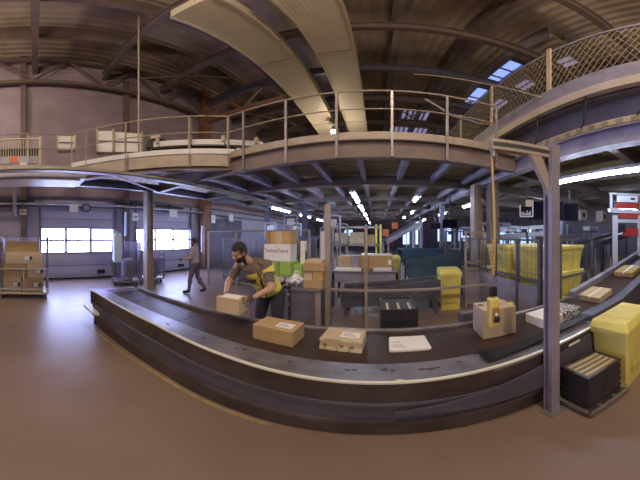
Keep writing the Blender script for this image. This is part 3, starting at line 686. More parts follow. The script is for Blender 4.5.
# ------------------------------------------------------------------ yellow wheeled bins
def wheelie(lb, loc, rz, d, m='yellow'):
    """loc = centre of base, d = width, depth, height"""
    t = T('wheeled_bin', lb, 'bin', loc, rz); a, b, h = d[0] / 2, d[1] / 2, d[2]; q = .82
    MB().hexa([(-a * q, -b * q, .07), (a * q, -b * q, .07), (a * q, b * q, .07), (-a * q, b * q, .07), (-a * .95, -b * .95, h * .86), (a * .95, -b * .95, h * .86), (a * .95, b * .95, h * .86), (-a * .95, b * .95, h * .86)]).build('bin_body', m, t, bevel=.02)
    MB().box(-a * 1.0, a * 1.0, -b, b, h * .83, h * .895).build('rim', m, t, bevel=.01)
    l = MB().hexa([(-a * 1.04, -b * 1.05, h * .90), (a * 1.04, -b * 1.05, h * .90), (a * 1.04, b * 1.03, h * .90), (-a * 1.04, b * 1.03, h * .90), (-a * .85, -b * .8, h), (a * .85, -b * .8, h), (a * .95, b * .95, h), (-a * .95, b * .95, h)]).build('lid', m, t, bevel=.015)
    for k in (-1, 1): MB().box(k * a * .5 - .02, k * a * .5 + .02, -b * .75, b * .8, h * .975, h * 1.012).build('lid_rib', m, l, bevel=.006)
    MB().tube([(-a * .75, b * 1.02, h * .93), (a * .75, b * 1.02, h * .93)], .014, 8).build('handle_bar', m, t)
    for k in (-1, 1): MB().tube([(k * a * .8 - .02, b * .7, .07), (k * a * .8 + .02, b * .7, .07)], .07, 16).build('wheel', 'tyre', t)
    MB().box(-a * .6, a * .6, -b * .93 - .004, -b * .9, h * .20, h * .34).build('front_panel', 'yellowd', t)
    MB().box(-a * q, a * q, -b * q, -b * q + .1, 0, .08).build('front_foot', m, t)
    return t
wheelie('yellow wheeled bin with a closed lid at the right edge of the photo', (2.22, 1.03, 0), 0, (.76, .42, .86))
w2 = wheelie('yellow wheeled bin with a dark front stripe left of the grey panels', (1.68, 4.9, 0), -.15, (.52, .55, .98))
MB().box(-.19, .2, -.262, -.245, .30, .40).build('dark_stripe', 'tape', w2)
wheelie('far yellow wheeled bin at the end of the long brown carton', (.55, 7.3, 0), .1, (.42, .45, 1.10))
# ================================================================== wire fences
def wires(m, x0, x1, z0, z1, s, r=.0025, y=0):
    x = x0 + s
    while x < x1: m.box(x - r, x + r, y - r, y + r, z0, z1); x += s
    z = z0 + s
    while z < z1: m.box(x0, x1, y - r, y + r, z - r, z + r); z += s
def fence(lb, p, q, posts, z0, z1, rails, wire=(0, 0), s=.05, m='tan', solid=None, pw=.05, ms='lav', zp=None, wr=.0025):
    p = Vector((*p, 0)); q = Vector((*q, 0)); L_ = (q - p).length; rz = math.atan2(q.y - p.y, q.x - p.x)
    t = T('wire_fence', lb, 'fence', p, rz)
    for f in posts: MB().box(f * L_ - pw / 2, f * L_ + pw / 2, -pw / 2, pw / 2, 0, zp or z1).build('fence_post', m, t)
    for z in rails: MB().box(0, L_, -.02, .02, z - .02, z + .02).build('rail', m, t)
    if wire[1] > wire[0]:
        mm = MB(); wires(mm, 0, L_, wire[0], wire[1], s, wr * .7); mm.build('wire_mesh', 'galv', t)
    if solid: MB().box(.03, L_ - .03, -.008, .008, solid[0], solid[1]).build('solid_panel', ms, t)
    return t
fence('pale framed wire fence beyond the two workers', (-5.33, 5.45), (-1.75, 5.45), (0, .34, .68, 1), .2, 1.92, (.28, 1.9), (.28, 1.9), .06)
fence('open barrier of thin posts between the parcel desk and the right cage', (-.87, 3.86), (2.35, 3.86), (0, .21,), .1, 1.86, (.76,), (0, 0), zp=1.9)
o = MB().box(-.045, .045, -.04, .04, 0, 2.32).build('corner_post', 'tan', loc=(-.86, 3.74, 0)); tag(o, 'wide tan post at the right end of the parcel desk', 'post')
fence('side of the right cage, wire above grey solid panels, running away', (2.42, 2.62), (2.42, 5.9), (0, .18, .42, .66, 1), .1, 1.70, (.98, 1.68), (.98, 1.68), .10, 'lavd', (.06, .9), .055)
fence('front of the right cage facing the belt, before the big yellow containers', (2.45, 2.62), (4.02, 2.62), (0, .30, .98), .1, 1.70, (.98, 1.68), (0, 0), .06, 'lavd', (.06, .58), .055)
fence('back of the right cage, dark wire behind the thick tan column', (1.95, 5.95), (4.9, 5.95), (0, .3, .6, 1), .1, 1.9, (1.0, 1.88), (1.0, 1.88), .08, 'lavd', None, .05)
o = T('stepped_rail_stand', 'brown rail stand beside the grey panel and yellow bin', 'rail stand', (2.05, 4.75, 0))
for x in (0, .5): MB().box(x - .02, x + .02, -.02, .02, 0, 1.86).build('upright', 'tan', o)
for z in (.95, 1.12, 1.84): MB().box(0, .5, -.02, .02, z - .02, z + .02).build('rail', 'tan', o)
MB().box(.02, .48, -.01, .01, .06, .85).build('grey_panel', 'lav', o)

# big yellow containers: three high, two deep
k = 0
for (x, y, n_, lb) in ((3.24, 3.22, 3, 'front stack'), (3.20, 4.18, 3, 'rear stack')):
    for j in range(n_):
        t = T('storage_container', 'big yellow plastic container in the cage, %s, %s' % (lb, ('bottom', 'middle', 'top')[j]), 'container', (x, y, .52 * j), 0, 'yellow containers in the right cage')
        MB().hexa([(-.60, -.36, 0), (.60, -.36, 0), (.60, .36, 0), (-.60, .36, 0), (-.64, -.42, .44), (.64, -.42, .44), (.64, .42, .44), (-.64, .42, .44)]).build('container_body', 'yellow', t, bevel=.015)
        MB().box(-.66, .66, -.44, .44, .44, .515).build('rim', 'yellow', t, bevel=.01)
        for xx in (-.3, .3): MB().box(xx - .015, xx + .015, -.425, -.385, .05, .40).build('rib', 'yellowd', t)
        MB().box(-.64, -.60, -.1, .1, .2, .3).build('side_grip', 'yellowd', t)
        if lb == 'front stack' and j == 1: MB().box(-.45, -.2, -.432, -.40, .08, .34).build('faded_label', 'lav', t)

# ------------------------------------------------------------------ parcel desk and what stands on it
dk = T('parcel_desk', 'grey panelled parcel desk behind the belt under the cartons', 'desk', (-1.42, 3.4, 0))
MB().box(-.85, .51, 0, 1.0, .80, .85).build('worktop', 'steel', dk, bevel=.004)
MB().box(-.83, .44, .02, .04, .04, .80).build('front_panel', 'steel', dk); MB().box(.43, .51, .0, .06, 0, .80).build('corner_upright', 'tan', dk)
MB().box(-.83, -.79, .04, .96, 0, .8).build('side_panel', 'lavd', dk); MB().box(.47, .5, .06, .96, 0, .8).build('side_panel', 'lavd', dk)
MB().box(-.02, -.012, .01, .02, .04, .80).build('panel_joint', 'dark', dk)
p = at(289, 288, Y=3.32)
t = T('scanner_stand', 'thin black stand with small knobs in front of the parcel desk', 'stand', (p.x, 3.32, 0))
MB().tube([(0, 0, 0), (0, 0, .95)], .012, 8).build('pole', 'dark', t); MB().lathe([(.12, 0), (.12, .02), (.02, .035)], n=16).build('base', 'dark', t)
MB().ell((0, -.02, .58), (.025, .025, .025)).build('knob', 'steel', t); MB().ell((0, -.02, .76), (.03, .025, .02)).build('knob', 'steel', t)
MB().box(-.09, .03, -.02, .02, .86, .90).build('cradle', 'dark', t)
zt = .85
t = T('weighing_scale', 'low pale weighing scale with a dark tray at the left of the desk', 'scale', (-1.82, 3.58, zt), .05)
MB().box(-.17, .17, -.12, .12, 0, .05).build('base', 'dark', t, bevel=.006); MB().box(-.2, .16, -.14, .12, .055, .075).build('weighing_plate', 'cream', t, bevel=.004)
carton('carton', 'low beige carton under the green cartons on the desk', (-1.93, 4.02, zt), (.36, .34, .10), 0, 'cardw')
carton('carton', 'low white carton under the right green carton', (-1.55, 4.02, zt), (.34, .32, .10), 0, 'cardw')
gx = [(-2.015, .31), (-1.695, .28), (-1.455, .17)]
for i, (x, w) in enumerate(gx):
    h = .30 if i < 2 else .25
    t = carton('green_carton', 'bright green carton on the desk, %s of three' % ('left', 'middle', 'narrow right')[i], (x, 3.98, zt + .102), (w, .32, h), 0, 'green', None, None, 'green cartons under the white printed carton', flaps=False)
    MB().box(-w / 2 + .02, w / 2 - .02, -.164, -.160, .03, .05).build('print_stripe', 'greend', t)
    if i < 2: MB().box(w / 2 - .05, w / 2 - .01, -.164, -.160, .06, h - .03).build('print_stripe', 'greend', t)
t = carton('printed_carton', 'white carton printed with dark red lettering, on the green cartons', (-1.89, 3.98, zt + .405), (.58, .34, .335), 0, 'cardw', None, None, flaps=False)
text('TechnoTrend', 'printed_lettering', 'inkr', .098, t, (-.01, -.173, .205), (R(90), 0, 0), .001, .93)
MB().box(-.02, .02, -.1725, -.171, .26, .335).build('seam_tape', 'tapew', t)
t = carton('carton', 'golden brown carton on top of the white printed carton', (-1.86, 3.98, zt + .742), (.52, .34, .245), 0, 'card2', None, None, flaps=False)
MB().box(-.07, .09, -.172, -.170, 0, .245).box(-.07, .09, -.17, .17, .245, .247).build('wide_pale_tape', 'card3', t)
MB().box(-.23, -.16, -.172, -.170, .0, .245).build('side_tape', 'tape', t)
t = T('plastic_bag', 'crumpled white plastic bag on the desk beside the brown cartons', 'bag', (-1.40, 3.62, zt))
m = MB(); bmesh.ops.create_icosphere(m.bm, subdivisions=4, radius=1)
for v in m.bm.verts:
    q = v.co.copy(); s_ = 1 + .18 * math.sin(q.x * 7 + 1) * math.cos(q.z * 6) + .1 * math.sin(q.y * 11 + q.z * 9)
    v.co = Vector((q.x * .12 * s_ * (1.0 - .3 * max(0, q.z)), q.y * .10 * s_, .115 + q.z * .115 * (1 + .2 * math.sin(q.x * 9))))
    v.co.z = max(0, v.co.z)
m.build('bag_body', 'poly', t, smooth=True)
MB().tube([(-.05, 0, .2), (-.02, 0, .26), (.04, .0, .27), (.06, 0, .21)], .012, 6).build('bag_handle', 'poly', t)
t = carton('carton', 'tall narrow white carton standing behind the plastic bag', (-1.44, 3.86 + .25, zt), (.10, .12, .80), 0, 'cardw', None, None, flaps=False)
MB().box(.052, .054, -.05, .05, .1, .6).build('dark_print', 'lavd', t)
carton('carton', 'low wide brown carton at the bottom of the pile by the tan post', (-1.07, 3.62, zt), (.33, .24, .13), 0, 'card', 'tape')
carton('carton', 'upright brown carton with a pale side, in the pile by the tan post', (-1.16, 3.62, zt + .132), (.15, .18, .17), 0, 'card3', 'tape')
carton('carton', 'golden carton beside the upright carton in the pile by the tan post', (-.985, 3.62, zt + .132), (.17, .2, .17), 0, 'card2', None)
carton('carton', 'creased brown carton lying near the top of the pile by the tan post', (-1.06, 3.64, zt + .304), (.36, .28, .13), .05, 'card', 'tapew')
carton('carton', 'flat pale carton topmost in the pile by the tan post', (-1.04, 3.66, zt + .436), (.30, .26, .06), -.1, 'card3', None)

# ------------------------------------------------------------------ bench with long cartons behind the barrier
bn = T('sorting_bench', 'long grey sorting bench behind the open barrier', 'bench', (-.2, 5.5, 0))
MB().box(-.9, .72, -.4, .5, .86, .90).build('worktop', 'steel', bn)
for x in (-.85, .67):
    for y in (-.35, .45): MB().box(x - .03, x + .03, y - .03, y + .03, 0, .86).build('leg', 'lavd', bn)
MB().box(-.88, .70, -.38, -.36, .62, .86).build('apron', 'lav', bn)
t = T('flat_packet', 'stack of flat white sheets at the left end of the bench', 'packet', (-.74, 5.3, .90)); MB().box(-.27, .36, -.15, .12, 0, .06).build('packet_body', 'cardw', t, bevel=.01)
MB().box(-.2, .3, -.1, .1, .06, .064).build('top_sheet', 'label', t)
t = T('flat_packet', 'flat white packet before the long brown carton', 'packet', (.13, 5.3, .90)); MB().box(-.22, .22, -.15, .1, 0, .07).build('packet_body', 'poly', t, bevel=.01)
t = carton('carton', 'long brown carton lying on the bench with a small white label', (-.10, 5.72, .90), (1.0, .4, .34), 0, 'card', 'tape')
MB().box(.38, .46, -.203, -.20, .12, .24).build('side_label', 'label', t); MB().box(-.15, -.10, -.203, -.20, .0, .34).build('dark_band', 'tape', t)
t = T('flat_packet', 'white sheet lying on the long brown carton', 'packet', (.02, 5.72, 1.244)); MB().box(-.42, .36, -.17, .17, 0, .04).build('packet_body', 'poly', t, bevel=.008)
carton('carton', 'small brown carton with white patch at the left end of the bench', (-.86, 5.78, .90), (.34, .3, .33), .1, 'card3', 'tape', [(-.1, .1, -.1, .1)])
t = T('parcel_tub', 'grey plastic tub between the cartons on the bench', 'tub', (-.62 + .08, 5.5 - .02, .96)); MB().hexa([(-.07, -.08, 0), (.07, -.08, 0), (.07, .1, 0), (-.07, .1, 0), (-.1, -.1, .3), (.1, -.1, .3), (.1, .12, .3), (-.1, .12, .3)]).build('tub_body', 'lav', t, bevel=.01)

# low lavender conveyor in front of the bench
def straight_conveyor(lb, p, q, w, z0, z1, ms='lavd', hs=.32, legs=True, mb_='rubber', lab=None, hz=None):
    p = Vector((*p, 0)); q = Vector((*q, 0)); L_ = (q - p).length; rz = math.atan2(q.y - p.y, q.x - p.x)
    t = T('belt_conveyor', lb, 'conveyor', p, rz)
    for nm, y in (('near_side', -w / 2), ('far_side', w / 2)):
        MB().hexa([(0, y - .02, z0 - hs), (L_, y - .02, z1 - hs), (L_, y + .02, z1 - hs), (0, y + .02, z0 - hs), (0, y - .02, z0), (L_, y - .02, z1), (L_, y + .02, z1), (0, y + .02, z0)]).build(nm, ms, t)
    MB().hexa([(0, -w / 2 + .02, z0 - .09), (L_, -w / 2 + .02, z1 - .09), (L_, w / 2 - .02, z1 - .09), (0, w / 2 - .02, z0 - .09), (0, -w / 2 + .02, z0 - .06), (L_, -w / 2 + .02, z1 - .06), (L_, w / 2 - .02, z1 - .06), (0, w / 2 - .02, z0 - .06)]).build('belt', mb_, t)
    if legs:
        n = max(2, int(L_ / 1.6) + 1)
        for k in range(n):
            x = .1 + (L_ - .2) * k / (n - 1); z = z0 + (z1 - z0) * x / L_ - hs
            for y in (-w / 2, w / 2):
                if z > .05: MB().box(x - .03, x + .03, y - .03, y + .03, 0, z).build('leg', ms, t)
    return t
straight_conveyor('low lavender conveyor running past behind the black tray stack', (-.75, 4.75), (1.35, 4.75), .5, .62, .80, 'lavd', .42)
straight_conveyor('dark teal conveyor rising to the right beyond the yellow bins', (.9, 6.5), (3.9, 6.2), .7, 1.02, 1.50, 'teal', .55)
straight_conveyor('dark teal conveyor lying low beyond the far yellow bin', (.85, 8.1), (3.2, 8.4), .9, 1.30, 1.2, 'teal', .6)
straight_conveyor('sloping grey chute conveyor rising above the bench', (.3, 9.6), (2.0, 10.2), .6, 1.6, 2.5, 'lav', .22)
straight_conveyor('bright conveyor running behind the yellow containers', (3.4, 7.4), (8.6, 7.6), .8, 1.72, 2.05, 'white', .2)
straight_conveyor('second bright conveyor far behind the yellow containers', (4.5, 9.4), (10.6, 9.2), .8, 2.1, 2.5, 'white', .2)
straight_conveyor('dark sloping conveyor beside the white column on the right', (4.6, 3.6), (8.2, 3.4), .6, 1.48, 2.05, 'lavd', .16)
straight_conveyor('grey inclined conveyor behind the fence beyond the dark screens', (5.0, 5.2), (9.5, 5.6), .7, 1.75, 1.9, 'lav', .2)
p = at(459, 323, Z=.745)
o = MB().box(-.16, .16, -.02, .10, 0, .75).build('metal_guard_plate', 'steel', loc=(1.17, 2.50, 0), bevel=.01); tag(o, 'small grey plate guard behind the belt left of the tall pale carton', 'guard')

# rack and cartons in the far middle
rk = T('pallet_rack', 'tan and yellow storage rack at the far end of the bench', 'rack', (0, 8.8, 0))
for x in (-1.75, -1.18, -.44, -.03, .14): MB().box(x - .04, x + .04, -.3, -.22, 0, 2.2).build('upright', 'tan' if x < -.1 else 'yellow', rk)
for z in (1.36, 2.05): MB().box(-1.75, .14, -.3, -.24, z, z + .08).build('cross_beam', 'tan', rk)
MB().box(-1.75, .14, -.22, .5, 1.40, 1.44).build('shelf', 'tan', rk)
for i, (x, w, h, m_) in enumerate(((-1.47, .46, .44, 'card3'), (-.82, .58, .46, 'card3'), (-.24, .32, .36, 'card'))):
    carton('carton', 'brown carton on the far storage rack, %s of three' % ('left', 'middle', 'right')[i], (x, 8.9, 1.442), (w, .4, h), 0, m_, None, None, 'cartons on the far rack', flaps=False)
for i, (x, z, m_) in enumerate(((.42, 1.75, 'orangep'), (.52, 1.30, 'red'), (.62, 2.10, 'orangep'))):  # orange panels stand in for an orange glow; the red one is plain
    p = at(387 + i * 6, 232, Y=8.4)
    o = MB().box(-.14, .14, -.05, .05, 0, .3).build('coloured_panel', m_, loc=(p.x + .0, 9.9 + i * .2, z)); tag(o, ('orange panel painted for an orange glow right of the far rack', 'red panel low right of the far rack', 'small orange panel painted for the same glow, high right of the far rack')[i], 'panel')
    MB().box(-.01, .01, -.0, .02, -z, 0).build('stand', 'dark', o)

# screens
def screen(lb, x, y, z0, z1, w, rz=0, frame='dark', zh=3.15):
    t = T('display_screen', lb, 'screen', (x, y, z0), rz)
    MB().box(-w / 2, w / 2, -.03, .03, 0, z1 - z0).build('screen_housing', frame, t, bevel=.01)
    MB().box(-w / 2 + .02, w / 2 - .02, -.034, -.03, .02, z1 - z0 - .02).build('screen_panel', 'screen', t)
    MB().box(-.02, .02, -.01, .02, z1 - z0, zh - z0).build('hanging_bracket', 'lavd', t)
    return t
screen('big black screen right behind the steel post', 4.32, 4.4, 2.20, 2.74, 1.0, -.78)
screen('narrower black screen to the right of the steel post', 5.05, 4.15, 2.2, 2.74, .55, -.88)
screen('black screen hanging over the aisle, nearer of two', 2.35, 6.75, 2.00, 2.30, .50, -.2)
screen('black screen hanging over the aisle, farther of two', 2.25, 8.2, 2.02, 2.26, .40, -.2)
t = T('control_monitor', 'white framed monitor with a busy picture above the right cage', 'screen', (3.40, 4.15, 2.22), -.68)
MB().box(-.17, .17, -.02, .02, 0, .03).box(-.17, -.14, -.02, .02, 0, .3).box(.14, .17, -.02, .02, 0, .42).build('frame', 'white', t); MB().box(-.14, .14, 0, .02, .03, .26).build('screen_panel', 'screen', t)
MB().box(-.02, .13, -.03, .0, .26, .42).build('brown_card', 'card3', t)
m = MB()
for k in range(9): x = -.12 + .026 * k; m.box(x, x + .015, -.006, 0, .05, .08 + .1 * rnd.random())
m.build('picture_bars', 'label', t); MB().box(-.01, .01, .0, .02, .42, .97).build('hanging_bracket', 'lavd', t)

# red and white sorting frame far right
sf = T('sorting_machine', 'white frame with red and white panels above the incline at the right edge', 'machine', (4.95, 2.56, 0), -.85)
MB().box(-.06, .06, -.05, .05, 0, 2.28).build('column', 'white', sf)
MB().box(-.05, 1.2, -.04, .04, 2.10, 2.18).build('cross_beam', 'white', sf)
MB().box(-.14, 1.2, -.06, -.02, 2.34, 2.44).build('cross_beam', 'white', sf); MB().box(-.14, 1.2, -.06, .06, 2.82, 2.86).build('top_shelf', 'white', sf)
MB().box(-.14, -.08, -.06, .0, 2.34, 2.86).build('frame_post', 'white', sf)
MB().box(.0, .62, -.05, .04, 2.46, 2.60).build('red_panel', 'red', sf, label='red panel'); MB().box(.05, .60, -.055, .04, 2.63, 2.80).build('white_box', 'label', sf, label='white box with a black mark')
MB().box(.40, .52, -.058, -.055, 2.69, 2.75).build('black_mark', 'ink', sf)
MB().box(.66, 1.2, -.05, .04, 2.46, 2.80).build('lavender_panel', 'lav', sf); MB().box(.1, 1.2, -.02, .04, 2.22, 2.34).build('red_panel', 'red', sf)
MB().box(.8, 1.1, -.06, -.05, 2.5, 2.56).build('black_mark', 'ink', sf)
MB().box(.2, 1.2, -.03, .03, 1.75, 1.95).build('red_panel', 'red', sf)
MB().box(.62, .68, -.05, .05, 1.22, 2.3).build('column', 'white', sf)
MB().box(.07, .25, -.1, .05, 1.86, 2.05).build('dark_box', 'dark', sf)
o = MB().box(-.35, .35, -.03, .03, 0, 1.15).build('brown_board', 'card', loc=(5.6, 2.85, .0)); tag(o, 'brown board standing behind the incline beside the white column', 'board')

# background clutter: supports, stands and signs behind the right cage
rr = random.Random(3)
spots = [(3.3, 8.2), (4.4, 8.4), (5.4, 8.0), (6.4, 8.3), (7.6, 8.1), (5.8, 10.6), (7.4, 10.5), (9.0, 10.3), (3.6, 11), (4.3, 13), (2.1, 12.6), (2.3, 17)]
wd = ['nearest the thick tan column', 'second right of the thick tan column', 'third right of the thick tan column', 'fourth right of the thick tan column', 'fifth right of the thick tan column', 'first of the deeper row', 'second of the deeper row', 'third of the deeper row', 'just left of the thick tan column', 'farther left of the thick tan column', 'beside the aisle', 'far down the aisle']
for (x, y), w_ in zip(spots, wd):
    t = T('conveyor_trestle', 'pale conveyor trestle in the right background, %s' % w_, 'trestle', (x, y, 0), 0, 'conveyor trestles in the right background'); h = 2.0 + .5 * rr.random()
    MB().box(-.03, .03, -.03, .03, 0, h).build('upright', 'white' if rr.random() < .5 else 'lav', t); MB().box(.5, .56, -.03, .03, 0, h).build('upright', 'lav', t)
    MB().box(-.03, .56, -.03, .03, h - .06, h).build('cross_bar', 'lav', t); MB().bar((0, 0, .8), (.53, 0, 1.5), .03).build('brace', 'lav', t)
    if rr.random() < .7: MB().cbox((.26, 0, h - .25), (.3, .1, .22)).build('control_box', 'cream' if rr.random() < .4 else 'dark', t)
# more machine shapes on the right at height
for i, (x, y, z, w, h, m_, lb) in enumerate(((6.1, 4.5, 2.30, .35, .35, 'cream', 'cream machine box above the far conveyors, left of the white column'), (6.75, 4.05, 2.25, .3, .4, 'cream', 'second cream machine box nearer the white column'), (6.75, 4.5, 1.95, .6, .15, 'white', 'low white machine cover left of the white column'), (4.4, 7.0, 2.1, .9, .16, 'lav', 'long grey machine cover behind the black screens'))):
    t = T('machine_box', lb, 'machine', (x, y, z)); MB().box(-w / 2, w / 2, -.15, .15, 0, h).build('housing', m_, t, bevel=.02)
    MB().ell((0, -.15, h / 2), (min(w, h) * .25, .02, min(w, h) * .25), 12).build('round_gauge', 'dark', t); MB().box(-.02, .02, -.02, .02, -z, 0).build('stand', 'lavd', t)
# ================================================================== left side: cages, signs
def wheels(t, a, b):
    for x in (-a, a):
        for y in (-b, b):
            MB().tube([(x - .02, y, .06), (x + .02, y, .06)], .06, 14).build('castor_wheel', 'tyre', t)
def roll_cage(lb, loc, rz, d, gate=.65, group=None):
    """x = length; near gate on -y"""
    t = T('roll_cage', lb, 'cage trolley', loc, rz, group); a, b, h = d[0] / 2, d[1] / 2, d[2]
    MB().box(-a, a, -b, b, .14, .19).build('base', 'galv', t)
    for s in (-1, 1):
        m = MB(); m.tube([(s * a, -b, .16), (s * a, -b, h), (s * a, b, h), (s * a, b, .16)], .02, 8)
        for k in range(1, 6): m.tube([(s * a, -b + 2 * b * k / 6, .16), (s * a, -b + 2 * b * k / 6, h)], .008, 5)
        for k in range(1, 7): m.tube([(s * a, -b, .16 + (h - .16) * k / 7), (s * a, b, .16 + (h - .16) * k / 7)], .008, 5)
        m.build('end_frame', 'galv', t)
    for nm, y, hh in (('front_gate', -b, gate), ('back_gate', b, h)):
        if hh <= 0: continue
        m = MB(); m.tube([(-a, y, .2), (-a, y, hh), (a, y, hh), (a, y, .2)], .018, 8); m.tube([(-a, y, .26), (a, y, .26)], .012, 8)
        n = 12
        for k in range(1, n): m.tube([(-a + 2 * a * k / n, y, .2), (-a + 2 * a * k / n, y, hh)], .007, 5)
        for k in range(1, 4): m.tube([(-a, y, .2 + (hh - .2) * k / 4), (a, y, .2 + (hh - .2) * k / 4)], .007, 5)
        m.build(nm, 'galv', t)
    wheels(t, a - .1, b - .1); return t
roll_cage('low galvanised roll cage holding the tall pile of cartons at the left', (-6.3, -.30, 0), R(90) + .0, (1.30, .8, 1.72), .0)
g = T('cage_gate', 'waist high galvanised gate in front of the caged cartons', 'gate', (-5.87, -.30, 0), R(90))
m = MB(); m.tube([(-.65, 0, .2), (-.65, 0, .85), (.65, 0, .85), (.65, 0, .2)], .014, 8); m.tube([(-.65, 0, .28), (.65, 0, .28)], .014, 8); m.tube([(0, 0, .2), (0, 0, .85)], .012, 8); m.build('gate_frame', 'white', g)
m = MB(); wires(m, -.65, .65, .28, .85, .11, .004); m.build('gate_mesh', 'galv', g); MB().box(-.65, .65, -.02, .02, .14, .2).build('base_rail', 'cream', g)
for s in (-.6, .6): MB().box(s - .02, s + .02, -.02, .02, 0, .14).build('foot', 'tyre', g)
lay = [((-6.25, -.62), (.62, .50, .42), .19, 'card3', 'bottom left'), ((-6.25, -.05), (.60, .56, .40), .19, 'card', 'bottom right'), ((-6.25, -.55), (.60, .60, .36), .61, 'card', 'second layer left'), ((-6.25, .0), (.60, .44, .38), .60, 'card3', 'second layer right'),
       ((-6.25, -.30), (.60, 1.0, .33), .985, 'card3', 'long third layer'), ((-6.25, -.36), (.58, .92, .28), 1.318, 'card', 'topmost')]
for (x, y), (dx, dy, dz), z, m_, nm in lay:
    t = carton('carton', 'brown carton in the roll cage at the left, %s' % nm, (x, y, z), (dx, dy, dz), 0, m_, None, None, 'cartons in the left roll cage')
    if 'long' in nm or 'second layer right' in nm or 'bottom' in nm: MB().box(dx / 2, dx / 2 + .003, .02, .14, dz * .35, dz * .65).build('side_label', 'label', t); MB().box(dx / 2, dx / 2 + .003, .15, .22, dz * .35, dz * .62).build('dark_print', 'ink', t)
roll_cage('galvanised roll cage between the dock doors, left of the tan column', (-7.15, 3.15, 0), R(70), (.95, .75, 1.55), .9, 'roll cages between the dock doors')
roll_cage('galvanised roll cage half hidden behind the tan column', (-7.2, 4.25, 0), R(70), (.85, .75, 1.5), .9, 'roll cages between the dock doors')
for i, (x, y, m_, w, h, z, lb) in enumerate(((-6.62, 2.62, 'sack', .30, .98, .88, 'pale blue wrapped bundle hanging in the left roll cage'), (-7.05, 3.2, 'greycloth', .5, .75, .195, 'grey sack standing in the left roll cage'), (-7.0, 4.2, 'greycloth', .45, .7, .195, 'grey sack standing in the cage behind the tan column'))):
    t = T('filled_sack', lb, 'sack', (x, y, z)); q = MB(); bmesh.ops.create_icosphere(q.bm, subdivisions=4, radius=1)
    for v in q.bm.verts:
        c_ = v.co.copy(); f = lambda u: math.copysign(abs(u) ** (.28 if i == 0 else .45), u)
        s_ = 1 + .06 * math.sin(c_.x * 8 + c_.z * 5) + .05 * math.sin(c_.y * 9 - c_.z * 7)
        v.co = Vector((f(c_.x) * w * .38 * s_, f(c_.y) * w * .42 * s_, h / 2 + f(c_.z) * h / 2))
    q.build('sack_body', m_, t, smooth=True); MB().tube([(-w * .2, 0, h - .02), (0, 0, h + .05), (w * .2, 0, h - .02)], .012, 6).build('sack_tie', m_, t)
# stack of roll cage shelves / trolleys behind the fence
for i, (x, y) in enumerate(((-4.9, 6.5), (-4.05, 6.6), (-3.2, 6.5), (-2.4, 6.7))):
    roll_cage('roll cage parked behind the wire fence, %s from the left' % names[i].replace('nearest', 'first'), (x, y, 0), .1 * (-1) ** i, (.7, .7, 1.65), 1.3, 'roll cages behind the wire fence')
for i, (x, y) in enumerate(((-3.95, 6.6), (-2.4, 6.7))):
    t = T('filled_sack', 'dark lavender sack in a parked cage, %s' % ('the farther left of two', 'the right of two')[i], 'sack', (x, y, .195)); MB().box(-.25, .25, -.25, .25, 0, .6 + .4 * i).build('sack_body', 'greycloth', t, bevel=.08)
    MB().tube([(-.1, 0, .6 + .4 * i), (0, 0, .66 + .4 * i), (.1, 0, .6 + .4 * i)], .01, 6).build('sack_tie', 'greycloth', t)
rr = random.Random(11)
for i, (x, y) in enumerate(((-5.2, 9.2), (-4.6, 11.0), (-3.9, 8.6), (-2.6, 9.8), (-2.3, 12.5), (-1.9, 7.6))):
    t = T('conveyor_trestle', 'steel trestle in the left background beyond the wire fence, %s' % ('leftmost', 'second from left', 'third from left', 'fourth from left', 'fifth from left', 'rightmost')[i], 'trestle', (x, y, 0), 0, 'trestles in the left background'); h = 2.1 + .7 * rr.random()
    for xx in (0, .6): MB().box(xx - .03, xx + .03, -.03, .03, 0, h).build('upright', rr.choice(('white', 'lav', 'tan')), t)
    MB().box(-.03, .63, -.03, .03, h - .06, h).build('cross_bar', 'lav', t); MB().box(-.03, .63, -.04, .04, 1.5, 1.58).build('cross_bar', 'lav', t)
    MB().cbox((.3, 0, h - .3), (.32, .12, .26)).build('control_box', rr.choice(('dark', 'cream', 'dark', 'white')), t)
straight_conveyor('raised conveyor crossing the left background behind the parked cages', (-6.2, 10.2), (-1.4, 10.2), .6, 1.75, 1.75, 'lavd', .18)
t = T('notice_board', 'tall pale board standing behind the cartons by the tan post', 'board', (-1.18, 4.75, 0)); MB().box(-.075, .075, -.02, .02, .9, 1.85).build('board_panel', 'white', t)
for s in (-.06, .06): MB().box(s - .012, s + .012, -.02, .02, 0, .9).build('leg', 'lavd', t)
# signs and boxes on the wall
def sign(lb, p, d, m='label', pole=None, mark=None):
    t = T('wall_sign', lb, 'sign', p)
    MB().box(-.02, .02, -d[0] / 2, d[0] / 2, -d[1] / 2, d[1] / 2).build('sign_plate', m, t)
    MB().box(-.03, -.02, -.03, .03, -d[1] / 2, (3.0 - p[2])).build('bracket', 'lavd', t)
    if mark: MB().box(.02, .024, -d[0] * .3, d[0] * .3, -.02, .03).build('printed_mark', mark, t)
    return t
def wp(px, py, X=WX + .42): return at(px, py, X=X)
for (px, py, w, h, m_, lb) in ((23, 212, .26, .22, 'cream', 'cream square sign above the caged cartons'), (74, 208, .34, .30, 'label', 'white square sign above the first dock door'), (135.5, 217, .26, .34, 'label', 'white sign between the two dock doors'),
                               (173.5, 213, .42, .34, 'label', 'white sign above the second dock door'), (212, 219, .5, .44, 'label', 'white sign right of the broad wall column'), (231, 218, .4, .4, 'label', 'white sign farthest along the dock wall')):
    sign(lb, wp(px, py), (w, h), m_, mark='ink' if m_ == 'cream' or px == 135.5 else None)
p = wp(86, 208)
t = T('wall_fan', 'round dark fan beside the white sign above the first dock door', 'fan', p)
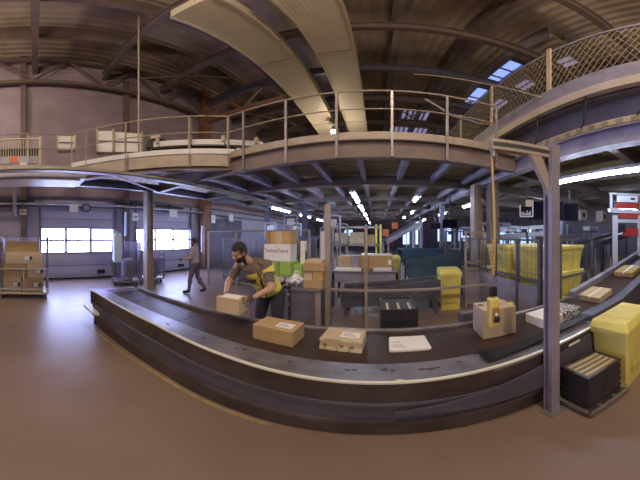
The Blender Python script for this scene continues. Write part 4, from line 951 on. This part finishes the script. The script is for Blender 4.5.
MB().tube([(-.05, 0, 0), (.08, 0, 0)], .17, 20).build('fan_housing', 'dark', t); MB().tube([(.08, 0, 0), (.11, 0, 0)], [.13, .05], 16).build('fan_grille', 'lav', t); MB().box(-.04, 0, -.02, .02, .1, 3.0 - p.z).build('bracket', 'lavd', t)
p = wp(170, 222)
for (px, y0, y1, m_, w, lb) in ((14.5, 185, 216, 'lav', .14, 'short lavender drop pipe above the caged cartons'), (125.5, 212, 236, 'sack', .10, 'pale pipe above the pale blue bundle'), (202, 226, 252, 'lav', .1, 'pale pipe at the edge of the second dock door')):
    a_ = wp(px, y0, WX + .6); b_ = wp(px, y1, WX + .6)
    o = MB().tube([(0, 0, a_.z - b_.z), (0, 0, 0)], w / 2, 10).build('drop_pipe', m_, loc=b_); tag(o, lb, 'pipe')
for i, (y, z, L_) in enumerate(((-.9, 3.12, 1.8), (4.0, 3.12, 1.5), (6.0, 3.12, 1.6))):
    t = T('door_spring_shaft', 'dark spring shaft above the dock doors, %s' % ('leftmost', 'between the doors', 'rightmost')[i], 'shaft', (WX + .2, y, z), 0, 'door spring shafts')
    MB().tube([(0, -L_ / 2, 0), (0, L_ / 2, 0)], .05, 10).build('shaft', 'dark', t); MB().box(-.2, .05, -.05, .05, -.1, .1).build('bearing', 'dark', t)
straight_conveyor('wall side conveyor passing in front of the third dock door', (-6.6, 8.8), (-6.6, 14), .8, .8, .8, 'lavd', .3)

# ================================================================== people
def person(name, label, loc, rz, J, head, look, skin_r=1.0, hands=(), hc='skin'):
    """J: joints in the person's own frame; one continuous voxel-remeshed body"""
    bm = bmesh.new()
    def cap(p, q, r0, r1, n=5):
        p = Vector(p); q = Vector(q); L_ = (q - p).length; k = max(2, int(L_ / (min(r0, r1) * .45)))
        for i in range(k + 1):
            f = i / k; r = r0 + (r1 - r0) * f
            bmesh.ops.create_icosphere(bm, subdivisions=2, radius=r, matrix=Matrix.Translation(p.lerp(q, f)))
    def ell(c, r, rot=None):
        m = Matrix.Translation(c) @ (rot.to_4x4() if rot else Matrix()) @ Matrix.Diagonal((*r, 1))
        bmesh.ops.create_icosphere(bm, subdivisions=3, radius=1, matrix=m)
    V = {k: Vector(v) for k, v in J.items()}
    # torso
    ax = (V['neck'] - V['pelvis']).normalized(); side = (V['shl'] - V['shr']).normalized(); fw = side.cross(ax).normalized()
    rot = Matrix((side, fw, ax)).transposed().to_4x4().to_3x3()
    def tl(f, w, d, h, off=0): ell(V['pelvis'].lerp(V['neck'], f) + fw * off, (w, d, h), rot)
    tl(.0, .175, .125, .12); tl(.18, .165, .115, .12); tl(.36, .165, .12, .12); tl(.55, .178, .125, .13); tl(.72, .188, .125, .12); tl(.86, .165, .105, .09)
    cap(V['shl'], V['shr'], .062, .062)
    cap(V['neck'] - ax * .06, V['headc'] - (V['headc'] - V['neck']) * .35, .062, .052)
    for s in 'lr':
        cap(V['sh' + s], V['el' + s], .060, .042); cap(V['el' + s], V['wr' + s], .042, .027)
        cap(V['hip' + s], V['kn' + s], .092, .058); cap(V['kn' + s], V['an' + s], .056, .037)
        cap(V['an' + s] + Vector((0, 0, -.03)), V['toe' + s], .040, .030)
        # calf
        ell(V['kn' + s].lerp(V['an' + s], .3), (.056, .062, .11))
        # hand: palm, four fingers, thumb
        d, up = hands[0 if s == 'l' else 1]; d = Vector(d).normalized(); up = Vector(up).normalized(); sd = d.cross(up).normalized(); up = sd.cross(d).normalized()
        w = V['wr' + s]; pc = w + d * .055
        ell(pc, (.04, .045, .016), Matrix((sd, d, up)).transposed())
        for k, (o_, l_) in enumerate(((-.03, .062), (-.010, .074), (.011, .070), (.030, .055))):
            a = w + d * .09 + sd * o_; b = a + d * l_ * .45 - up * .006; c_ = b + d * l_ * .32 - up * l_ * .28; e = c_ + d * l_ * .05 - up * l_ * .26
            cap(a - d * .02, b, .0105, .0095); cap(b, c_, .0095, .009); cap(c_, e, .009, .008)
        ts = -1 if s == 'l' else 1
        a = w + d * .03 + sd * .03 * ts; b = a + sd * .028 * ts + d * .03 - up * .01; c_ = b + d * .03 - up * .012
        cap(a, b, .013, .011); cap(b, c_, .011, .009)
    # head, looking along `look`
    lk = Vector(look).normalized(); hup = (head - lk * head.dot(lk)).normalized(); hs = hup.cross(lk).normalized(); hr = Matrix((hs, lk, hup)).transposed(); hcn = V['headc']
    P = lambda x, y, z: hcn + hs * x + lk * y + hup * z
    ell(P(0, -.012, .03), (.076, .092, .090), hr); ell(P(0, .012, -.035), (.060, .072, .075), hr); ell(P(0, .045, -.078), (.034, .034, .030), hr)
    cap(P(0, .086, .012), P(0, .106, -.028), .010, .015); cap(P(-.035, .074, .022), P(.035, .074, .022), .012, .012)
    cap(P(-.018, .078, -.052), P(.018, .078, -.052), .010, .010)
    for s in (-1, 1): ell(P(.078 * s, -.008, -.005), (.010, .020, .032), hr); ell(P(.040 * s, .055, -.02), (.022, .022, .02), hr)
    me = bpy.data.meshes.new('tmp'); bm.to_mesh(me); bm.free()
    ob = bpy.data.objects.new('tmp', me); C.objects.link(ob)
    rm = ob.modifiers.new('r', 'REMESH'); rm.mode = 'VOXEL'; rm.voxel_size = .0085
    sm = ob.modifiers.new('s', 'SMOOTH'); sm.factor = .5; sm.iterations = 3
    dg = bpy.context.evaluated_depsgraph_get(); me2 = bpy.data.meshes.new_from_object(ob.evaluated_get(dg)); bpy.data.objects.remove(ob)
    me2.materials.clear(); me2.materials.append(M[hc])
    for p in me2.polygons: p.use_smooth = True
    root = T(name, label, 'person', loc, rz)
    body = bpy.data.objects.new('body', me2); C.objects.link(body); body.parent = root
    def shell(nm, m, pred, off):
        b2 = bmesh.new(); b2.from_mesh(me2); b2.verts.ensure_lookup_table()
        kill = [f for f in b2.faces if not pred(f.calc_center_median())]
        bmesh.ops.delete(b2, geom=kill, context='FACES')
        b2.normal_update(); nrm = {v: v.normal.copy() for v in b2.verts}
        inner = {}
        for v in list(b2.verts): v.co += nrm[v] * off
        for f in b2.faces: f.smooth = True
        mm = bpy.data.meshes.new(nm); b2.to_mesh(mm); b2.free(); mm.materials.append(M[m])
        o = bpy.data.objects.new(nm, mm); C.objects.link(o); o.parent = root
        sf_ = o.modifiers.new('thick', 'SOLIDIFY'); sf_.thickness = .006; sf_.offset = -1
        return o
    return root, body, shell, V, (P, hr, hs, lk, hup), ax, fw, side

def seg_d(p, a, b):
    ab = b - a; t = max(0, min(1, (p - a).dot(ab) / ab.dot(ab))); return (p - (a + ab * t)).length, t

# the near worker, behind the belt, bending over a box
J = dict(pelvis=(.06, .04, .90), neck=(-.07, -.24, 1.31), headc=(-.14, -.37, 1.425),
         shl=(.14, -.19, 1.265), shr=(-.26, -.20, 1.27), ell=(.24, -.29, 1.03), elr=(-.33, -.35, 1.03), wrl=(.10, -.47, .93), wrr=(-.20, -.54, .94),
         hipl=(.15, .04, .86), hipr=(-.04, .04, .86), knl=(.18, -.02, .48), knr=(-.08, -.03, .48), anl=(.19, .06, .10), anr=(-.09, .05, .10), toel=(.21, -.10, .035), toer=(-.11, -.11, .035))
root, body, shell, V, HD, ax, fw, side = person('person', 'worker in a yellow vest and grey shirt, holding a small carton over the belt', (-1.47, 2.62, 0), -.02, J, Vector((-.0, -.25, 1)), (-.25, -1, -.55), hands=(((-.55, -.75, -.25), (.35, -.35, .8)), ((.45, -.85, -.25), (-.35, -.3, .8))))
root.scale = (1.08,) * 3
P, hr, hs, lk, hup = HD
def arm_t(p, s):
    d1, t1 = seg_d(p, V['sh' + s], V['el' + s]); d2, t2 = seg_d(p, V['el' + s], V['wr' + s])
    return (d1, t1, d2, t2)
def is_arm(p):
    for s in 'lr':
        d1, t1, d2, t2 = arm_t(p, s)
        if d2 < .07 and t2 > .02: return s, 1 + t2
        if d1 < .078 and t1 > .34: return s, t1
    return None
def fax(p): return (p - V['pelvis']).dot(ax)
TL = (V['neck'] - V['pelvis']).length
def shirt(p):
    a = is_arm(p)
    if a: return a[1] < .75
    return -.02 < fax(p) < TL + .005 and (p - V['headc']).length > .13
shell('shirt', 'shirt', shirt, .007)
shell('trousers', 'pants', lambda p: (fax(p) < .02 or p.z < .8) and p.z > .09 and not is_arm(p) and min((p - V['wrl']).length, (p - V['wrr']).length) > .2, .011)
for S_, O_ in (('l', 'r'), ('r', 'l')): shell('shoe', 'tyre', lambda p: p.z < .12 and (p - V['an' + S_]).length < (p - V['an' + O_]).length, .012)
shell('gloves', 'strap', lambda p: min((p - V['wrl']).length, (p - V['wrr']).length) < .19 and not ((is_arm(p) or ('', 9))[1] < 1.93), .004)
def vest(p):
    if is_arm(p) : return False
    f = fax(p); x = (p - V['pelvis']).dot(side)
    c_ = (p - V['pelvis'] - ax * f).dot(fw)
    if not (.03 < f < TL - .035): return False
    if c_ > 0 and f > TL * .62 and abs(x + 0) < .055 * (f - TL * .62) / (TL * .38) * 1.6: return False
    return abs(x) < .168
sgn = 1 if fw.y < 0 else -1
def vestf(p):
    if is_arm(p) or min((p - V['wrl']).length, (p - V['wrr']).length) < .22: return False
    f = fax(p); x = (p - V['pelvis']).dot(side); 
    if not (.02 < f < TL - .03): return False
    fr = (p - V['pelvis'] - ax * f).dot(fw) * sgn
    if fr > .02 and f > TL * .60 and abs(x) < .075 * (f - TL * .60) / (TL * .40): return False
    return abs(x) < .205
shell('vest', 'vest', vestf, .016)
shell('vest_shoulder_panel', 'shirt', lambda p: vestf(p) and fax(p) > TL * .80, .021)
shell('vest_dark_stripe', 'strap', lambda p: vestf(p) and (TL * .56 < fax(p) < TL * .66) and abs((p - V['pelvis']).dot(side)) > .06, .021)
shell('vest_front_strap', 'strap', lambda p: vestf(p) and abs((p - V['pelvis']).dot(side)) < .010 and fax(p) < TL * .75, .022)
def hairf(p):
    q = p - V['headc']; x, y, z = q.dot(hs), q.dot(lk), q.dot(hup)
    return q.length < .16 and (z > .062 or (y < -.01 and z > -.04) or (abs(x) > .06 and z > .02 and y < .035))
shell('hair', 'hair', hairf, .012)
def beard(p):
    q = p - V['headc']; x, y, z = q.dot(hs), q.dot(lk), q.dot(hup)
    return q.length < .20 and z < -.035 and y > -.005 and not (abs(x) < .022 and -.062 < z and y > .07) and z > -.17
shell('beard', 'hair', beard, .007)
for s in (-1, 1): MB().ell(P(.031 * s, .079, .003), (.011, .006, .006), 8).build('eye', 'ink', root, smooth=True)
w0 = Matrix.Translation(root.location) @ Matrix.Rotation(-.02, 4, 'Z') @ Matrix.Scale(1.08, 4)
bx = w0 @ Vector((-.055, -.61, .79))
t = carton('held_carton', 'small brown carton held by the worker in the yellow vest', bx, (.30, .20, .19), .12, 'card3', 'tape'); MB().box(-.1, .12, -.08, .06, .19, .193).build('paper_label', 'cardw', t)

# the far worker, walking
J = dict(pelvis=(0, .0, .93), neck=(0, -.03, 1.42), headc=(0, -.06, 1.575), shl=(.175, -.02, 1.385), shr=(-.175, -.02, 1.385), ell=(.22, -.05, 1.12), elr=(-.21, -.08, 1.13), wrl=(.13, -.28, 1.03), wrr=(-.11, -.30, 1.06),
         hipl=(.09, 0, .90), hipr=(-.09, 0, .90), knl=(.10, -.12, .51), knr=(-.10, .03, .50), anl=(.10, -.17, .10), anr=(-.10, .27, .16), toel=(.11, -.33, .035), toer=(-.11, .15, .06))
root, body, shell, V, HD, ax, fw, side = person('person', 'distant person in a pale grey shirt walking past the dock doors', (-4.83, 4.38, 0), R(-62), J, Vector((0, -.1, 1)), (0, -1, -.15), hands=(((-.3, -.9, -.1), (.3, -.1, .9)), ((.3, -.9, -.1), (-.3, -.1, .9))))
P, hr, hs, lk, hup = HD; TL = (V['neck'] - V['pelvis']).length
shell('shirt', 'shirtp', shirt, .012)
shell('trousers', 'pantsg', lambda p: (fax(p) < .03 or p.z < .8) and p.z > .12 and not is_arm(p) and min((p - V['wrl']).length, (p - V['wrr']).length) > .2, .014)
for S_, O_ in (('l', 'r'), ('r', 'l')): shell('shoe', 'tyre', lambda p: (p - V['an' + S_]).length < (p - V['an' + O_]).length and p.z < .20 and (p.z < .12 or p.y > .1) and min((p - V['anl']).length, (p - V['anr']).length, (p - V['toel']).length, (p - V['toer']).length) < .11, .014)
shell('hair', 'hair', hairf, .012); shell('beard', 'hair', beard, .005)
for s in (-1, 1): MB().ell(P(.031 * s, .079, .003), (.011, .006, .006), 8).build('eye', 'ink', root, smooth=True)
t = T('handheld_terminal', 'dark handheld device held by the distant walking person', 'device', Matrix.Translation((-4.83, 4.38, 0)) @ Matrix.Rotation(R(-62), 4, 'Z') @ Vector((.0, -.42, 1.03)), R(-62))
MB().box(-.10, .08, -.08, .1, -.03, .03).build('device_body', 'dark', t, bevel=.008); MB().box(-.08, .06, -.06, .06, .03, .033).build('device_screen', 'screen', t)

# ================================================================== light and look
w = bpy.data.worlds.new('world'); bpy.context.scene.world = w; w.use_nodes = True
w.node_tree.nodes['Background'].inputs[0].default_value = (.35, .42, .6, 1); w.node_tree.nodes['Background'].inputs[1].default_value = .3
sc_ = bpy.context.scene
sc_.view_settings.view_transform = 'Standard'; sc_.view_settings.look = 'None'; sc_.view_settings.gamma = 1; sc_.view_settings.exposure = -.12; sc_.view_settings.use_curve_mapping = False
sc_.cycles.use_denoising = True; sc_.cycles.max_bounces = 8; sc_.cycles.diffuse_bounces = 4; sc_.cycles.sample_clamp_indirect = 6
for b in ('cycles',):
    sc_.cycles.caustics_reflective = False; sc_.cycles.caustics_refractive = False
bpy.context.view_layer.update()
